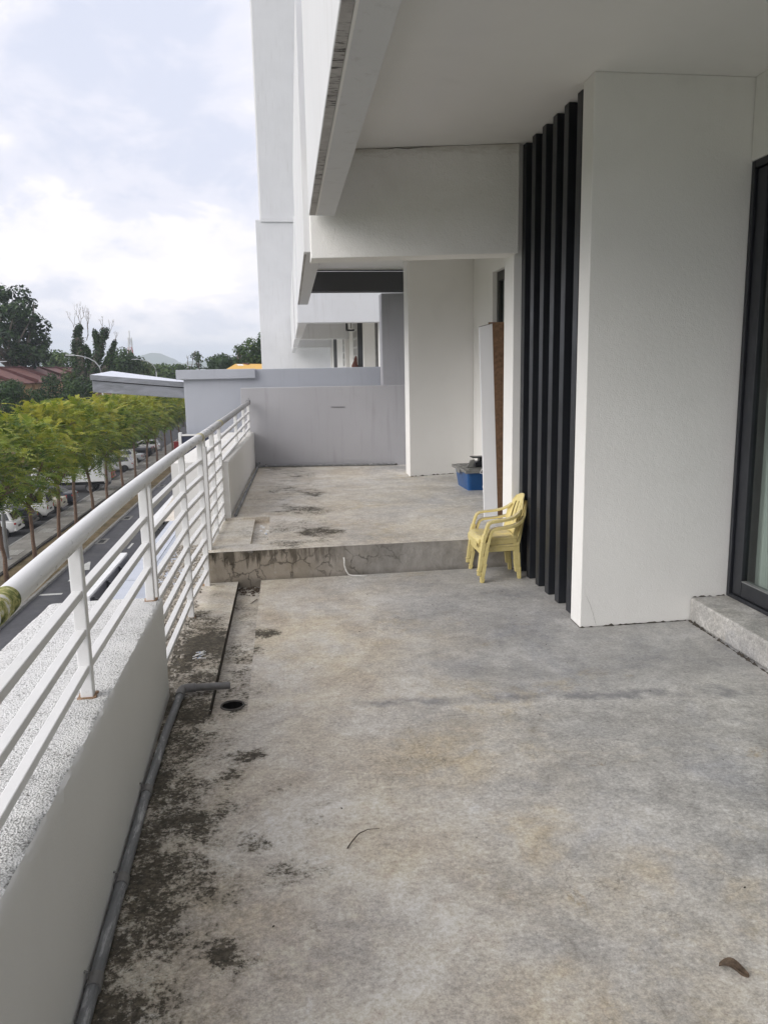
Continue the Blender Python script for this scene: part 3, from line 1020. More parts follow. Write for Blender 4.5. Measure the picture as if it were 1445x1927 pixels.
# grey dividing wall, frame and fin
dv = thing('dividing_wall', 'lilac grey waist-high wall closing the far end of the balcony', 'wall', (.8, 10.9, Z1))
q = lambda a, b: (a[0], a[1], b)
MB().prism([(-.302, 11.055), (2.0, 10.635), (2.02, 10.755), (-.28, 11.175)], Z1 - .3, 1.314).build('wall_body', m_grey, dv, bevel=.006)
MB().bar((.905, 10.827, 1.037), (1.094, 10.793, 1.034), .004, .006).build('scratch', m_black, dv)
fin = thing('party_fin', 'tall grey fin wall with an overhanging cap, rising past the white rails', 'wall', (0, 11.7, -8.45))
MB().box(-1.10, 1.72, 11.60, 11.85, -8.45, 1.566).build('fin_body', m_greyblue, fin, bevel=.006)
MB().box(-1.195, -.097, 11.545, 11.92, 1.437, 1.572).build('cap', m_greyblue, fin, bevel=.006)
gf = thing('grey_frame', 'lilac grey column with charcoal beam framing the end of the balcony', 'frame', (1.8, 11.3, Z1))
MB().prism([(1.695, 11.30), (2.25, 11.22), (2.25, 11.58), (1.70, 11.58)], Z1, 2.575).build('column', m_grey, gf, bevel=.005)
MB().prism([(.66, 11.02), (2.25, 11.0), (2.25, 11.25), (.66, 11.25)], 2.577, 2.835).build('beam', m_darkbeam, gf, bevel=.004)

sg = thing('sign_box', 'white framed navy sign box fixed to the edge of the grey fin', 'sign', (-.95, 11.5, 0))
MB().box(-1.185, -.70, 11.46, 11.59, -.75, .665).build('sign_body', plain('navy_panel', (.035, .042, .075), .4), sg)
fr_ = MB()
fr_.box(-1.205, -1.165, 11.44, 11.595, -.77, .70).box(-.735, -.70, 11.445, 11.459, -.77, .68).box(-1.164, -.736, 11.445, 11.459, .655, .68)
fr_.build('sign_frame', m_rail, sg, bevel=.003)

# metal clad canopy beyond the fin
cp = thing('metal_canopy', 'grey metal clad canopy jutting out left of the grey fin', 'canopy', (-1.9, 13, 1.4))
def metal_mat(name, col, rough=.35):
    t = NT(name)
    n = t.noise(1.8, 5, .6, .4)
    c = t.ramp(n, [(.3, tuple(k * .8 for k in col)), (.7, col)])
    return t.out(c, t.ramp(t.noise(5, 4, .6), [(.3, rough), (.7, rough * 1.4)]), t.bump(n, .5, .06), metal=.75)
m_zinc = metal_mat('zinc_sheet', (.36, .37, .40))
m_zinc_top = plain('pale_roof_sheet', (.62, .65, .72), .4, var=.06)
NL, NR, FL, FR = Vector((-2.392, 11.8, 1.532)), Vector((-1.05, 11.8, 1.395)), Vector((-2.581, 14.5, 1.585)), Vector((-1.25, 14.5, 1.378))
d = lambda v, z: Vector((v.x, v.y, v.z + z))
MB().hexa([d(NL, -.075), d(NR, -.075), d(FR, -.075), d(FL, -.075), NL, NR, FR, FL]).build('roof_sheet', m_zinc_top, cp, bevel=.004)
ins = lambda v, dx, dy, z: Vector((v.x + dx, v.y + dy, v.z + z))
ca = [ins(NL, .012, .02, -.246), ins(NR, 0, .02, -.233), ins(FR, 0, -.02, -.24), ins(FL, .012, -.02, -.246)]
cbp = [ins(NL, .012, .02, -.085), ins(NR, 0, .02, -.085), ins(FR, 0, -.02, -.085), ins(FL, .012, -.02, -.085)]
MB().hexa(ca + cbp).build('fascia', m_zinc, cp, bevel=.004)
nlp, nrp = NL + Vector((-.004, -.012, 0)), NR + Vector((0, -.012, 0))
MB().hexa([d(nlp, -.073), d(nrp, -.073), NR + Vector((0, -.002, -.073)), NL + Vector((-.004, -.002, -.073)), d(nlp, -.001), d(nrp, -.001), NR + Vector((0, -.002, -.001)), NL + Vector((-.004, -.002, -.001))]).build('edge_trim', m_zinc, cp)
MB().bar(NL + Vector((.03, .03, -.08)), NR + Vector((0, .03, -.08)), .04, .012).build('shadow_gap', m_black, cp)

# ------------------------------------------------------------------ units further along the terrace
xf = lambda y: .18 + .033 * y
xw = lambda y: 1.63 + .033 * y
m_grille = plain('grille_white', (.75, .75, .74), .5)
m_brick = plain('red_brown_tile', (.16, .06, .045), .7)


def far_unit(label, yb, yend, xr, pillar, slats, grille, first=False):
    u = thing('terrace_unit', label, 'house', (xf(yb), yb, 0), group='white terrace units receding beyond the grey fin')
    z0, zc = .23, 2.86
    MB().prism([(xf(yb), yb), (3.6, yb - .06), (3.6, yb + .22), (xf(yb), yb + .25)], 2.335, 4.1 if not first else 4.1).build('cross_beam', m_facade, u, bevel=.006)
    MB().prism([(xr, yb + .02), (3.6, yb), (3.6, yb + .24), (xr, yb + .25)], -8.4, 2.334).build('wall_end', m_white, u)
    MB().prism([(xf(yb) + .02, yb + .27), (xf(yb) + .18, yb + .27), (xf(yend) + .18, yend - .01), (xf(yend) + .02, yend - .01)], 2.36, 4.1).build('upper_parapet', m_facade, u, bevel=.005)
    MB().prism([(xf(yb) + .19, yb + .26), (3.6, yb + .26), (3.6, yend - .02), (xf(yend) + .19, yend - .02)], zc, zc + .2).build('ceiling', m_soffit, u)
    MB().prism([(xw(yb) - 2.2, yb + .26), (3.6, yb + .26), (3.6, yend - .02), (xw(yend) - 2.2, yend - .02)], z0 - .2, z0).build('floor', m_floor_up, u)
    y0, y1 = pillar
    MB().prism([(xw(y0), y0), (3.6, y0), (3.6, y0 + .2), (xw(y0), y0 + .2)], z0, zc - .002).build('pillar', m_white, u, bevel=.006)
    MB().prism([(xw(yb) + .85, yb + .26), (3.62, yb + .26), (3.62, y0 - .01), (xw(y0) + .85, y0 - .01)], z0, zc - .004).build('recess_wall', m_white, u)
    s0, s1 = slats
    n = 6
    for k in range(n):
        y = s0 + (s1 - s0) * k / (n - 1)
        MB().box(xw(y) + .01, xw(y) + .11, y, y + .075, z0 + .005, zc - .006).build('slat', m_slat, u)
    MB().prism([(xw(s0) + .17, s0 - .1), (3.6, s0 - .1), (3.6, s1 + .12), (xw(s1) + .17, s1 + .12)], z0 + .002, zc - .008).build('slat_backing', m_slat, u)
    g0, g1 = grille
    MB().prism([(xw(s1 + .16), s1 + .16), (3.6, s1 + .16), (3.6, g0 - .02), (xw(g0 - .02), g0 - .02)], z0, zc - .003).build('side_wall', m_white, u)
    ye = yend - .05
    MB().prism([(xw(g1 + .02), g1 + .02), (3.6, g1 + .02), (3.6, ye), (xw(ye), ye)], z0, zc - .003).build('side_wall', m_white, u)
    MB().prism([(xw(g0) + .06, g0), (3.6, g0), (3.6, g1), (xw(g1) + .06, g1)], z0, zc - .005).build('window_void', m_black, u)
    gr = MB()
    for k in range(11):
        z = z0 + .35 + k * .21
        gr.bar((xw(g0) + .02, g0, z), (xw(g1) + .02, g1, z), .02, .045)
    for k in range(4):
        y = g0 + (g1 - g0) * k / 3
        gr.bar((xw(y) + .015, y, z0 + .3), (xw(y) + .015, y, zc - .1), .02, .06, up=(0, 1, 0))
    gr.build('window_grille', m_grille, u)
    return u


fu1 = far_unit('first white terrace unit just past the grey column, with a shadow strip and dark slats', 14.0, 21.6, 2.065, (17.35, 0), (17.75, 18.95), (19.25, 20.3), True)
MB().tube([(2.235, 15.6, .23), (2.235, 15.6, 2.85)], .035, 10).build('shadow_strip', m_pipe_plain, fu1)  # grey tube added to stand in for a dark shadow strip
u3 = thing('terrace_unit', 'second white terrace unit along, its narrow dark slats beside the pale tower wall', 'house', (1, 21.7, 0), group='white terrace units receding beyond the grey fin')
MB().prism([(xf(21.65), 21.65), (3.6, 21.6), (3.6, 21.9), (xf(21.65), 21.9)], 2.335, 4.1).build('cross_beam', m_facade, u3, bevel=.006)
MB().prism([(2.245, 21.7), (3.6, 21.66), (3.6, 21.92), (2.25, 21.92)], -8.4, 2.334).build('wall_end', m_white, u3)
MB().prism([(xf(21.93), 21.93), (xf(21.93) + .16, 21.93), (xf(30.3) + .16, 30.3), (xf(30.3), 30.3)], 2.36, 4.1).build('upper_parapet', m_facade, u3)
MB().prism([(xf(22) + .17, 21.93), (3.7, 21.93), (3.7, 30.3), (xf(30.3) + .17, 30.3)], 2.9, 3.0).build('ceiling', m_soffit, u3)
MB().prism([(xw(22) - .02, 21.93), (3.7, 21.93), (3.7, 23.15), (xw(23.15), 23.15)], .2, 2.89).build('side_wall', m_white, u3)
MB().prism([(xw(23.2) + .06, 23.2), (3.7, 23.2), (3.7, 24.25), (xw(24.25) + .06, 24.25)], .2, 2.89).build('window_void', m_black, u3)
gr = MB()
for k in range(11):
    gr.bar((xw(23.2) + .02, 23.2, .55 + k * .21), (xw(24.25) + .02, 24.25, .55 + k * .21), .02, .05)
for k in range(3):
    y = 23.2 + 1.05 * k / 2
    gr.bar((xw(y) + .015, y, .5), (xw(y) + .015, y, 2.8), .02, .09, up=(0, 1, 0))
gr.build('window_grille', m_grille, u3)
MB().prism([(xw(24.3), 24.3), (3.7, 24.3), (3.7, 27.1), (xw(27.1), 27.1)], .2, 2.89).build('side_wall', m_white, u3)
for k in range(6):
    y = 27.25 + k * .36
    MB().box(xw(y) + .01, xw(y) + .12, y, y + .13, .2, 2.88).build('slat', m_slat, u3)
MB().prism([(xw(27.15) + .2, 27.15), (3.7, 27.15), (3.7, 29.3), (xw(29.3) + .2, 29.3)], .2, 2.885).build('slat_backing', m_slat, u3)
MB().prism([(xw(29.35), 29.35), (3.7, 29.35), (3.7, 30.3), (xw(30.3), 30.3)], .2, 2.89).build('side_wall', m_white, u3)
u4 = thing('terrace_unit', 'third and farthest white terrace unit, ending against the tall tower', 'house', (1.2, 30.4, 0), group='white terrace units receding beyond the grey fin')
MB().prism([(xf(30.4), 30.4), (3.8, 30.35), (3.8, 30.65), (xf(30.4), 30.65)], 2.335, 4.1).build('cross_beam', m_facade, u4)
MB().prism([(2.60, 30.45), (3.8, 30.4), (3.8, 30.7), (2.60, 30.7)], -8.4, 2.334).build('wall_end', m_white, u4)
MB().prism([(xf(30.7), 30.66), (xf(30.7) + .16, 30.66), (xf(39.8) + .16, 39.8), (xf(39.8), 39.8)], 2.36, 4.1).build('upper_parapet', m_facade, u4)
MB().prism([(xf(30.7) + .17, 30.7), (3.8, 30.7), (3.8, 39.8), (xf(39.8) + .17, 39.8)], 2.9, 3.0).build('ceiling', m_soffit, u4)

ln = thing('lantern', 'black wire lantern hanging under the far white beam', 'lamp', (2.23, 20.0, 2.5))
lb = MB()
for sx_ in (2.12, 2.34):
    for sy_ in (19.9, 20.12):
        lb.bar((sx_, sy_, 2.48), (sx_, sy_, 2.72), .022, .022, up=(0, 1, 0))
for z in (2.48, 2.72):
    lb.bar((2.11, 19.9, z), (2.35, 19.9, z), .02, .03).bar((2.11, 20.12, z), (2.35, 20.12, z), .02, .03)
    lb.bar((2.12, 19.9, z), (2.12, 20.12, z), .02, .03).bar((2.34, 19.9, z), (2.34, 20.12, z), .02, .03)
lb.build('cage', m_slat, ln)
MB().tube([(2.23, 20.0, 2.52), (2.23, 20.0, 2.86)], .012, 6).build('stem', m_slat, ln)
rdv = thing('red_cloth', 'small red brown cloth bundle at the foot of the far grille', 'cloth', (2.25, 19.3, 1.5))
MB().lathe([(.001, 0), (.09, .02), (.11, .12), (.06, .22), (.02, .34), (.001, .36)], (2.235, 19.2, 1.49), 9).build('bundle', m_brick, rdv, smooth=True)

tw = thing('tower_block', 'tall blank white tower block rising against the sky', 'building', (2, 44, -8.45))
MB().box(.005, 9, 40.0, 50, -8.45, 8.60).build('lower_block', m_facade, tw, bevel=.02)
MB().box(.262, 9, 40.05, 50, 8.602, 30).build('upper_block', m_facade, tw, bevel=.02)
MB().box(.255, 9, 39.94, 39.998, 8.50, 8.70).build('ledge', m_facade, tw, bevel=.01)

# lower storeys under the balcony and the awning roofs along them
low = thing('lower_facade', 'plain lower storeys of the shop row under the balcony', 'building', (-.8, 10, -8.45))
MB().prism([(-.84, -4), (3, -4), (3, 11.59), (-.84, 11.59)], -8.45, -.46).build('lower_wall', m_lowwall, low)
MB().prism([(-.72, 11.86), (3.6, 11.86), (4.4, 39.9), (.02, 39.9)], -8.45, -.1).build('lower_wall', m_lowwall, low)
AX = lambda y: .03 * (y - 28)
aw = thing('awning_roof', 'flat bluish metal awning roof below the rails', 'awning', (-3, 25, -4.2))
m_deck = plain('bluish_sheet', (.46, .49, .55), .45, var=.07, scale=2)
t = NT('corrugated_sheet')
_x, _y, _z = t.xyz()
m_corr = m_deck
y = 12.4
while y < 40:
    y2 = y + 2.45
    a, b = AX(y), AX(y2)
    MB().prism([(-3.95 + a, y), (-3.36 + a, y), (-3.36 + b, y2), (-3.95 + b, y2)], -4.26, -4.2).build('metal_panel', m_deck, aw, bevel=.008)
    cr = MB()
    n = 25
    ys = [y + (y2 - y) * k / n for k in range(n + 1)]
    for k in range(n):
        ya, yb_ = ys[k], ys[k] + (y2 - y) / n * .52
        cr.prism([(-3.34 + AX(ya), ya), (-.9 + AX(ya) * .9, ya), (-.9 + AX(yb_) * .9, yb_), (-3.34 + AX(yb_), yb_)], -4.26, -4.205)
    cr.prism([(-3.34 + a, y), (-.9 + a * .9, y), (-.9 + b * .9, y2), (-3.34 + b, y2)], -4.262, -4.236)
    cr.build('corrugated_panel', m_corr, aw)
    y += 2.5
MB().prism([(-4.12 + AX(12), 12), (-3.96 + AX(12), 12), (-3.96 + AX(40), 40), (-4.12 + AX(40), 40)], -4.4, -4.28).build('gutter', m_black, aw)
MB().prism([(-3.96 + AX(12), 12), (-.8 + AX(12) * .9, 12), (-.8 + AX(39.8) * .9, 39.8), (-3.96 + AX(39.8), 39.8)], -4.45, -4.27).build('under_tray', m_black, aw)

m_signwhite = plain('sign_white', (.72, .72, .72), .5)
m_signgrey = plain('sign_back_grey', (.10, .10, .12), .5)


def sign_row(label, y0, y1, step_):
    s = thing('signboard', label, 'signboard', (-4.6, (y0 + y1) / 2, -4.2))
    X0 = -4.46
    MB().prism([(X0 - .14 + AX(y0), y0), (X0 + .10 + AX(y0), y0), (X0 + .10 + AX(y1), y1), (X0 - .14 + AX(y1), y1)], -5.15, -4.02).build('face_panel', m_signwhite, s, bevel=.01)
    MB().prism([(X0 + .104 + AX(y0), y0 + .02), (X0 + .13 + AX(y0), y0 + .02), (X0 + .13 + AX(y1), y1 - .02), (X0 + .104 + AX(y1), y1 - .02)], -5.1, -4.08).build('back_panel', m_signgrey, s)
    y = y0 + .1
    while y < y1:
        mb = MB()
        mb.bar((X0 + .18 + AX(y), y, -5.1), (X0 + .18 + AX(y), y, -4.06), .06, .06, up=(0, 1, 0))
        mb.bar((X0 + .14 + AX(y), y, -4.1), (X0 + .40 + AX(y), y, -4.22), .05, .05)
        mb.build('strut', m_slat, s)
        y += step_
    return s


sign_row('near white topped signboard with dark back on the awning edge', 20.3, 25.2, 1.6)
sign_row('far signboard with black struts on the awning edge, behind the rails', 29.6, 40.0, 2.4)
# ------------------------------------------------------------------ railing
RP = [(-.566, -2.2, 1.06), (-.575, 0, 1.06), (-.583, 1.8, 1.06), (-.585, 2.4, 1.06), (-.582, 3.0, 1.06), (-.566, 3.6, 1.062), (-.530, 4.75, 1.067),
      (-.468, 5.95, 1.075), (-.328, 8.57, 1.098), (-.200, 10.98, 1.12)]


def rail(y):
    for a, b in zip(RP, RP[1:]):
        if y <= b[1]:
            k = (y - a[1]) / (b[1] - a[1])
            return a[0] + (b[0] - a[0]) * k, a[2] + (b[2] - a[2]) * k
    return RP[-1][0], RP[-1][2]


rl = thing('balcony_railing', 'white tubular balcony railing with square bars running along the left', 'railing', (-.55, 3, 0))
ys = [-2.2, -1, 0, .6, 1.2] + [1.6 + .2 * i for i in range(47)] + [10.98]
hp = []
for y in ys:                                         # smoothed path
    k = [rail(y + d_) for d_ in (-.35, -.18, 0, .18, .35)]
    hp.append((sum(a for a, b in k) / 5, y, sum(b for a, b in k) / 5))
smooth_angle(MB().tube(hp, .030, 24).build('handrail', m_handrail, rl), 60)


def hr(y):
    k = [rail(y + d_) for d_ in (-.35, -.18, 0, .18, .35)]
    return sum(a for a, b in k) / 5, sum(b for a, b in k) / 5


def post(y, zb, dx=0.0, w=.038, ztop=None, wy=None):
    x, z = hr(y)
    x += dx
    wy = wy or w
    MB().box(x - w / 2, x + w / 2, y - wy / 2, y + wy / 2, zb, (ztop or z - .012)).build('post', m_rail, rl, bevel=.0035)


def bars(y0, y1, tops, dx0=0.0, dx1=0.0):
    (xa, za), (xb, zb_) = hr(y0), hr(y1)
    for t_ in tops:
        ta = t_ if t_ > 0 else za + t_
        tb_ = t_ if t_ > 0 else zb_ + t_
        MB().bar((xa + dx0, y0, ta - .0125), (xb + dx1, y1, tb_ - .0125), .030, .025).build('rail_bar', m_rail, rl, bevel=.003)


PT = lambda y: .60 - .0435 * (y - 1.4)
n_ys = [-1.35, -.1, 1.17, 2.45, 3.69]
for y in n_ys:
    post(y, PT(y) - .001)
for a, b in zip(n_ys, n_ys[1:]):
    bars(a + .0192, b - .0192, (-.158, -.280, -.397))
m_ys = [3.80, 4.99, 5.755]
for y in m_ys:
    post(y, -.001, dx=(.012 if y > 5.5 else 0))
for a, b in zip(m_ys, m_ys[1:]):
    bars(a + .0192, b - .0192, [.932 - .116 * k for k in range(8)], 0, .012 if b > 5.5 else 0)
post(5.94, Z1 - .001, dx=.005, w=.066, wy=.10, ztop=1.0)
post(5.94, .99, dx=.005, w=.05, wy=.06)
f_ys = [6.60, 7.165]
post(6.60, Z1 - .02)
post(7.165, Z1 - .02, w=.03)
bars(5.992, 6.581, [.948 - .113 * k for k in range(7)], .005)
bars(6.619, 7.15, [.951 - .113 * k for k in range(7)])
p_ys = [7.165, 8.85, 9.95, 10.88]
for y in p_ys[1:]:
    post(y, .748 - .008 * (y - 7.19) - .001, w=.034)
for a, b in zip(p_ys, p_ys[1:]):
    bars(a + .016, b - .018, (-.112, -.222, -.325))
for y0, y1, m in ((1.66, 1.80, m_moss), (5.83, 5.93, m_sleeve), (7.16, 7.29, m_sleeve)):
    pts = [(hr(y0 + (y1 - y0) * k / 5)[0], y0 + (y1 - y0) * k / 5, hr(y0 + (y1 - y0) * k / 5)[1]) for k in range(6)]
    smooth_angle(MB().tube(pts, [.0308, .0325, .0325, .0325, .0325, .0308], 24).build('sleeve', m, rl), 60)
tie = MB()
x_, z_ = hr(10.9)
for k in range(3):
    a = k * 1.1
    tie.tube([(x_ + .034 * math.cos(a + j * .9), 10.88 + .02 * k + .006 * j, z_ + .034 * math.sin(a + j * .9) + (.03 if j == 6 else 0)) for j in range(7)], .0025, 5)
tie.build('wire_tie', m_slat, rl)

# ------------------------------------------------------------------ pipes
pp = thing('drain_pipe', 'scuffed grey plastic pipe along the foot of the near parapet, ending at the drain hole', 'pipe', (-.49, 2, 0))
PX = [(-.487, -2.2, .022), (-.490, 0, .022), (-.492, 1.2, .022), (-.493, 2.0, .021), (-.492, 2.8, .022), (-.478, 3.3, .023), (-.457, 3.70, .024)]
smooth_angle(MB().tube(PX, .0175, 14).build('long_pipe', m_pipe, pp), 60)
for k, y in enumerate((1.86, 2.27, 2.80)):
    f = MB()
    f.tube([(-.4925, y - .022, .0215), (-.4925, y + .022, .0215)], .0215, 14)
    f.tube([(-.507, y, .03), (-.507, y, .055), (-.515, y, .058)], .004, 6)
    smooth_angle(f.build('pipe_clip', m_pipe_plain, pp), 50)
smooth_angle(MB().tube([(-.459, 3.665, .0245), (-.456, 3.72, .026), (-.452, 3.738, .028), (-.435, 3.747, .03), (-.39, 3.748, .03)], .0225, 14).build('elbow', m_pipe_plain, pp), 60)
smooth_angle(MB().tube([(-.392, 3.748, .03), (-.226, 3.752, .026)], .018, 14).build('outlet_pipe', m_pipe_plain, pp), 60)
MB().tube([(-.2262, 3.752, .026), (-.2255, 3.752, .026)], .0145, 14).build('pipe_mouth', m_black, pp)
fp = thing('drain_pipe', 'thin pipe round the foot of the far parapet and the lilac grey wall', 'pipe', (-.2, 9, Z1))
fpts = [(-.300, 7.24, Z1 + .017), (-.205, 9.1, Z1 + .018), (-.118, 10.86, Z1 + .018), (-.09, 10.93, Z1 + .018), (-.02, 10.955, Z1 + .018), (.8, 10.81, Z1 + .018), (1.74, 10.65, Z1 + .018)]
smooth_angle(MB().tube(fpts, .016, 10).build('long_pipe', m_pipe, fp), 60)
MB().tube([(-.13, 10.90, Z1), (-.12, 10.94, Z1 + .05), (-.09, 10.97, Z1 + .06)], .018, 8).build('elbow', m_pipe, fp, smooth=True)

# ------------------------------------------------------------------ yellow chairs
def chair_mat():
    t = NT('yellow_plastic')
    n = t.noise(7, 8, .7, .4)
    g = t.new('ShaderNodeNewGeometry')
    gz = t.xyz(g.outputs['Normal'])[2]
    c = t.ramp(n, [(.3, (.62, .51, .19)), (.7, (.74, .635, .30))])
    dirt = t.math('MULTIPLY', t.step(gz, .3, .9), t.step(t.noise(11, 8, .75, .3), .36, .62))
    c = t.mix(t.math('MULTIPLY', dirt, .75), c, (.44, .38, .27))
    sp = t.step(t.noise(34, 7, .8), .62, .72)
    c = t.mix(t.math('MULTIPLY', sp, .6), c, (.22, .165, .08))
    return t.out(c, .48, t.bump(t.noise(60, 3, .6), .1, .002))


m_chair = chair_mat()


def make_chair(label):
    ch = thing('plastic_chair', label, 'chair', group='stacked yellow plastic chairs')
    # seat shell, dished, with turned-down edges
    s = MB()

    def seat(u, v):
        x = -.145 + .315 * u
        w = .150 + .022 * math.sin(math.pi * min(1, u * 1.05) * .55)
        y = (v - .5) * 2 * w
        e = abs(v - .5) * 2
        z = .272 - .016 * math.cos((v - .5) * math.pi) * math.sin(math.pi * min(1, u + .1)) + .006 * u
        z -= .032 * max(0, (u - .86) / .14) ** 1.6 + .022 * max(0, (e - .86) / .14) ** 1.5
        return (x - (.02 * (e ** 2.6)) * (u > .75), y, z)
    s.grid(seat, 22, 20)
    o = s.build('seat', m_chair, ch, smooth=True, world=False)
    md = o.modifiers.new('solid', 'SOLIDIFY')
    md.thickness = .006
    # back shell with three upright slots
    b = MB()
    nu_, nv_ = 28, 18

    def back(u, v):
        h = v
        w = .138 + .018 * math.sin(h * math.pi * .9) - .055 * max(0, (h - .72) / .28) ** 2
        y = (u - .5) * 2 * w
        x = -.142 - .075 * h - .012 * h * h - .030 * (1 - (2 * u - 1) ** 2) + .03
        z = .268 + .292 * h - .030 * (abs(2 * u - 1) ** 2.2) * h
        return (x, y, z)
    b.grid(back, nu_, nv_)
    keep, mi = [], []
    for idx, f in enumerate(b.f):
        i, j = idx % nu_, idx // nu_
        slot = 5 <= j <= 13 and any(a <= i <= a + 1 for a in (5, 10, 16, 21))
        if not slot:
            keep.append(f)
    b.f, b.m = keep, [0] * len(keep)
    o = b.build('backrest', m_chair, ch, smooth=True, world=False)
    md = o.modifiers.new('solid', 'SOLIDIFY')
    md.thickness = .007
    # aprons under the seat
    ap = MB()
    for sy_ in (-1, 1):
        ap.hexa([(-.13, sy_ * .146 - .004, .215), (.145, sy_ * .165 - .004, .212), (.145, sy_ * .165 + .004, .212), (-.13, sy_ * .146 + .004, .215),
                 (-.13, sy_ * .146 - .004, .258), (.145, sy_ * .165 - .004, .258), (.145, sy_ * .165 + .004, .258), (-.13, sy_ * .146 + .004, .258)])
    ap.box(.150, .158, -.15, .15, .205, .245)
    ap.box(-.140, -.132, -.13, .13, .215, .262)
    ap.build('apron', m_chair, ch, bevel=.003, world=False)

    def band(mb, pts, w, th):
        """flat band through pts; each pt (x, y, z), width direction Y, with a thin outer flange"""
        n = len(pts)
        P_ = [Vector(p) for p in pts]
        for i in range(n - 1):
            t0 = (P_[min(i + 1, n - 1)] - P_[max(i - 1, 0)]).normalized()
            t1 = (P_[min(i + 2, n - 1)] - P_[i]).normalized()
            n0 = t0.cross(Vector((0, 1, 0))).normalized() * th
            n1 = t1.cross(Vector((0, 1, 0))).normalized() * th
            w0 = Vector((0, (w[i] if isinstance(w, (list, tuple)) else w) / 2, 0))
            w1 = Vector((0, (w[i + 1] if isinstance(w, (list, tuple)) else w) / 2, 0))
            a, c = P_[i], P_[i + 1]
            mb.hexa([a - w0, c - w1, c + w1, a + w0, a - w0 + n0, c - w1 + n1, c + w1 + n1, a + w0 + n0])
    for sy_ in (-1, 1):
        am = MB()
        arc = [(-.175, .128, .470), (-.150, .150, .445), (-.115, .170, .424), (-.07, .182, .412), (-.02, .189, .406), (.03, .193, .402),
               (.062, .194, .397), (.083, .195, .384), (.094, .196, .362), (.104, .197, .33), (.114, .198, .295)]
        band(am, [(x, y * sy_, z) for x, y, z in arc], [.02, .032, .038, .041, .042, .043, .044, .045, .045, .045, .045], -.007)
        for off_, dep in ((.020, .020), (-.020, .013)):
            for i in range(len(arc) - 1):
                A_, B_ = arc[i], arc[i + 1]
                k0, k1 = (dep * (.25 if i == 0 else 1)), dep
                tA = (Vector(arc[min(i + 1, 10)]) - Vector(arc[max(i - 1, 0)])).normalized()
                tB = (Vector(arc[min(i + 2, 10)]) - Vector(arc[i])).normalized()
                nA, nB = Vector((-tA.z, 0, tA.x)).normalized() * -k0, Vector((-tB.z, 0, tB.x)).normalized() * -k1
                pa, pb = Vector((A_[0], (A_[1] + off_) * sy_, A_[2])), Vector((B_[0], (B_[1] + off_) * sy_, B_[2]))
                w_ = Vector((0, .003, 0))
                am.hexa([pa - w_ + nA, pb - w_ + nB, pb + w_ + nB, pa + w_ + nA, pa - w_, pb - w_, pb + w_, pa + w_])
        am.build('arm', m_chair, ch, smooth=False, world=False, bevel=.002)
        lg_ = MB()
        fr_l = [(.112, .198, .300), (.124, .200, .24), (.138, .203, .14), (.152, .206, .03), (.155, .2065, .0)]
        ws = [.048, .054, .046, .038, .038]
        for (p, w0), (q_, w1) in zip(zip(fr_l, ws), list(zip(fr_l, ws))[1:]):
            y0, y1 = p[1] * sy_, q_[1] * sy_
            lg_.hexa([(q_[0] - .017, y1 - w1 / 2, q_[2]), (q_[0] + .007, y1 - w1 / 2, q_[2]), (q_[0] + .007, y1 + w1 / 2, q_[2]), (q_[0] - .017, y1 + w1 / 2, q_[2]),
                      (p[0] - .024, y0 - w0 / 2, p[2]), (p[0] + .007, y0 - w0 / 2, p[2]), (p[0] + .007, y0 + w0 / 2, p[2]), (p[0] - .024, y0 + w0 / 2, p[2])])
        lg_.hexa([(.136, .2065 * sy_ - .021, .031), (.165, .2065 * sy_ - .021, .031), (.165, .2065 * sy_ + .021, .031), (.136, .2065 * sy_ + .021, .031),
                  (.134, .2065 * sy_ - .021, .038), (.163, .2065 * sy_ - .021, .038), (.163, .2065 * sy_ + .021, .038), (.134, .2065 * sy_ + .021, .038)])
        lg_.build('front_leg', m_chair, ch, bevel=.003, world=False)
        rl_ = MB()
        rr = [(-.128, .128, .275), (-.132, .130, .2), (-.140, .1335, .09), (-.146, .136, 0)]
        ws = [.040, .038, .034, .030]
        for (p, w0), (q_, w1) in zip(zip(rr, ws), list(zip(rr, ws))[1:]):
            y0, y1 = p[1] * sy_, q_[1] * sy_
            rl_.hexa([(q_[0] - .012, y1 - w1 / 2, q_[2]), (q_[0] + .012, y1 - w1 / 2, q_[2]), (q_[0] + .012, y1 + w1 / 2, q_[2]), (q_[0] - .012, y1 + w1 / 2, q_[2]),
                      (p[0] - .016, y0 - w0 / 2, p[2]), (p[0] + .016, y0 - w0 / 2, p[2]), (p[0] + .016, y0 + w0 / 2, p[2]), (p[0] - .016, y0 + w0 / 2, p[2])])
        # side bracket from rear leg up to the arm
        rl_.hexa([(-.150, sy_ * .133 - .004, .262), (-.115, sy_ * .140 - .004, .262), (-.115, sy_ * .140 + .004, .262), (-.150, sy_ * .133 + .004, .262),
                  (-.185, sy_ * .128 - .004, .455), (-.150, sy_ * .146 - .004, .440), (-.150, sy_ * .146 + .004, .440), (-.185, sy_ * .128 + .004, .455)])
        rl_.build('rear_leg', m_chair, ch, bevel=.003, world=False)
    return ch


chair_low = make_chair('lower yellow plastic armchair of the stack, under the other one')
chair_low.location = (1.668, 5.596, 0)
chair_low.rotation_euler = (0, 0, rad(180 - 3))
chair_up = copy_tree(chair_low, loc=(1.646, 5.597, .054), label='upper yellow plastic armchair of the stack, with the dusty seat on top')

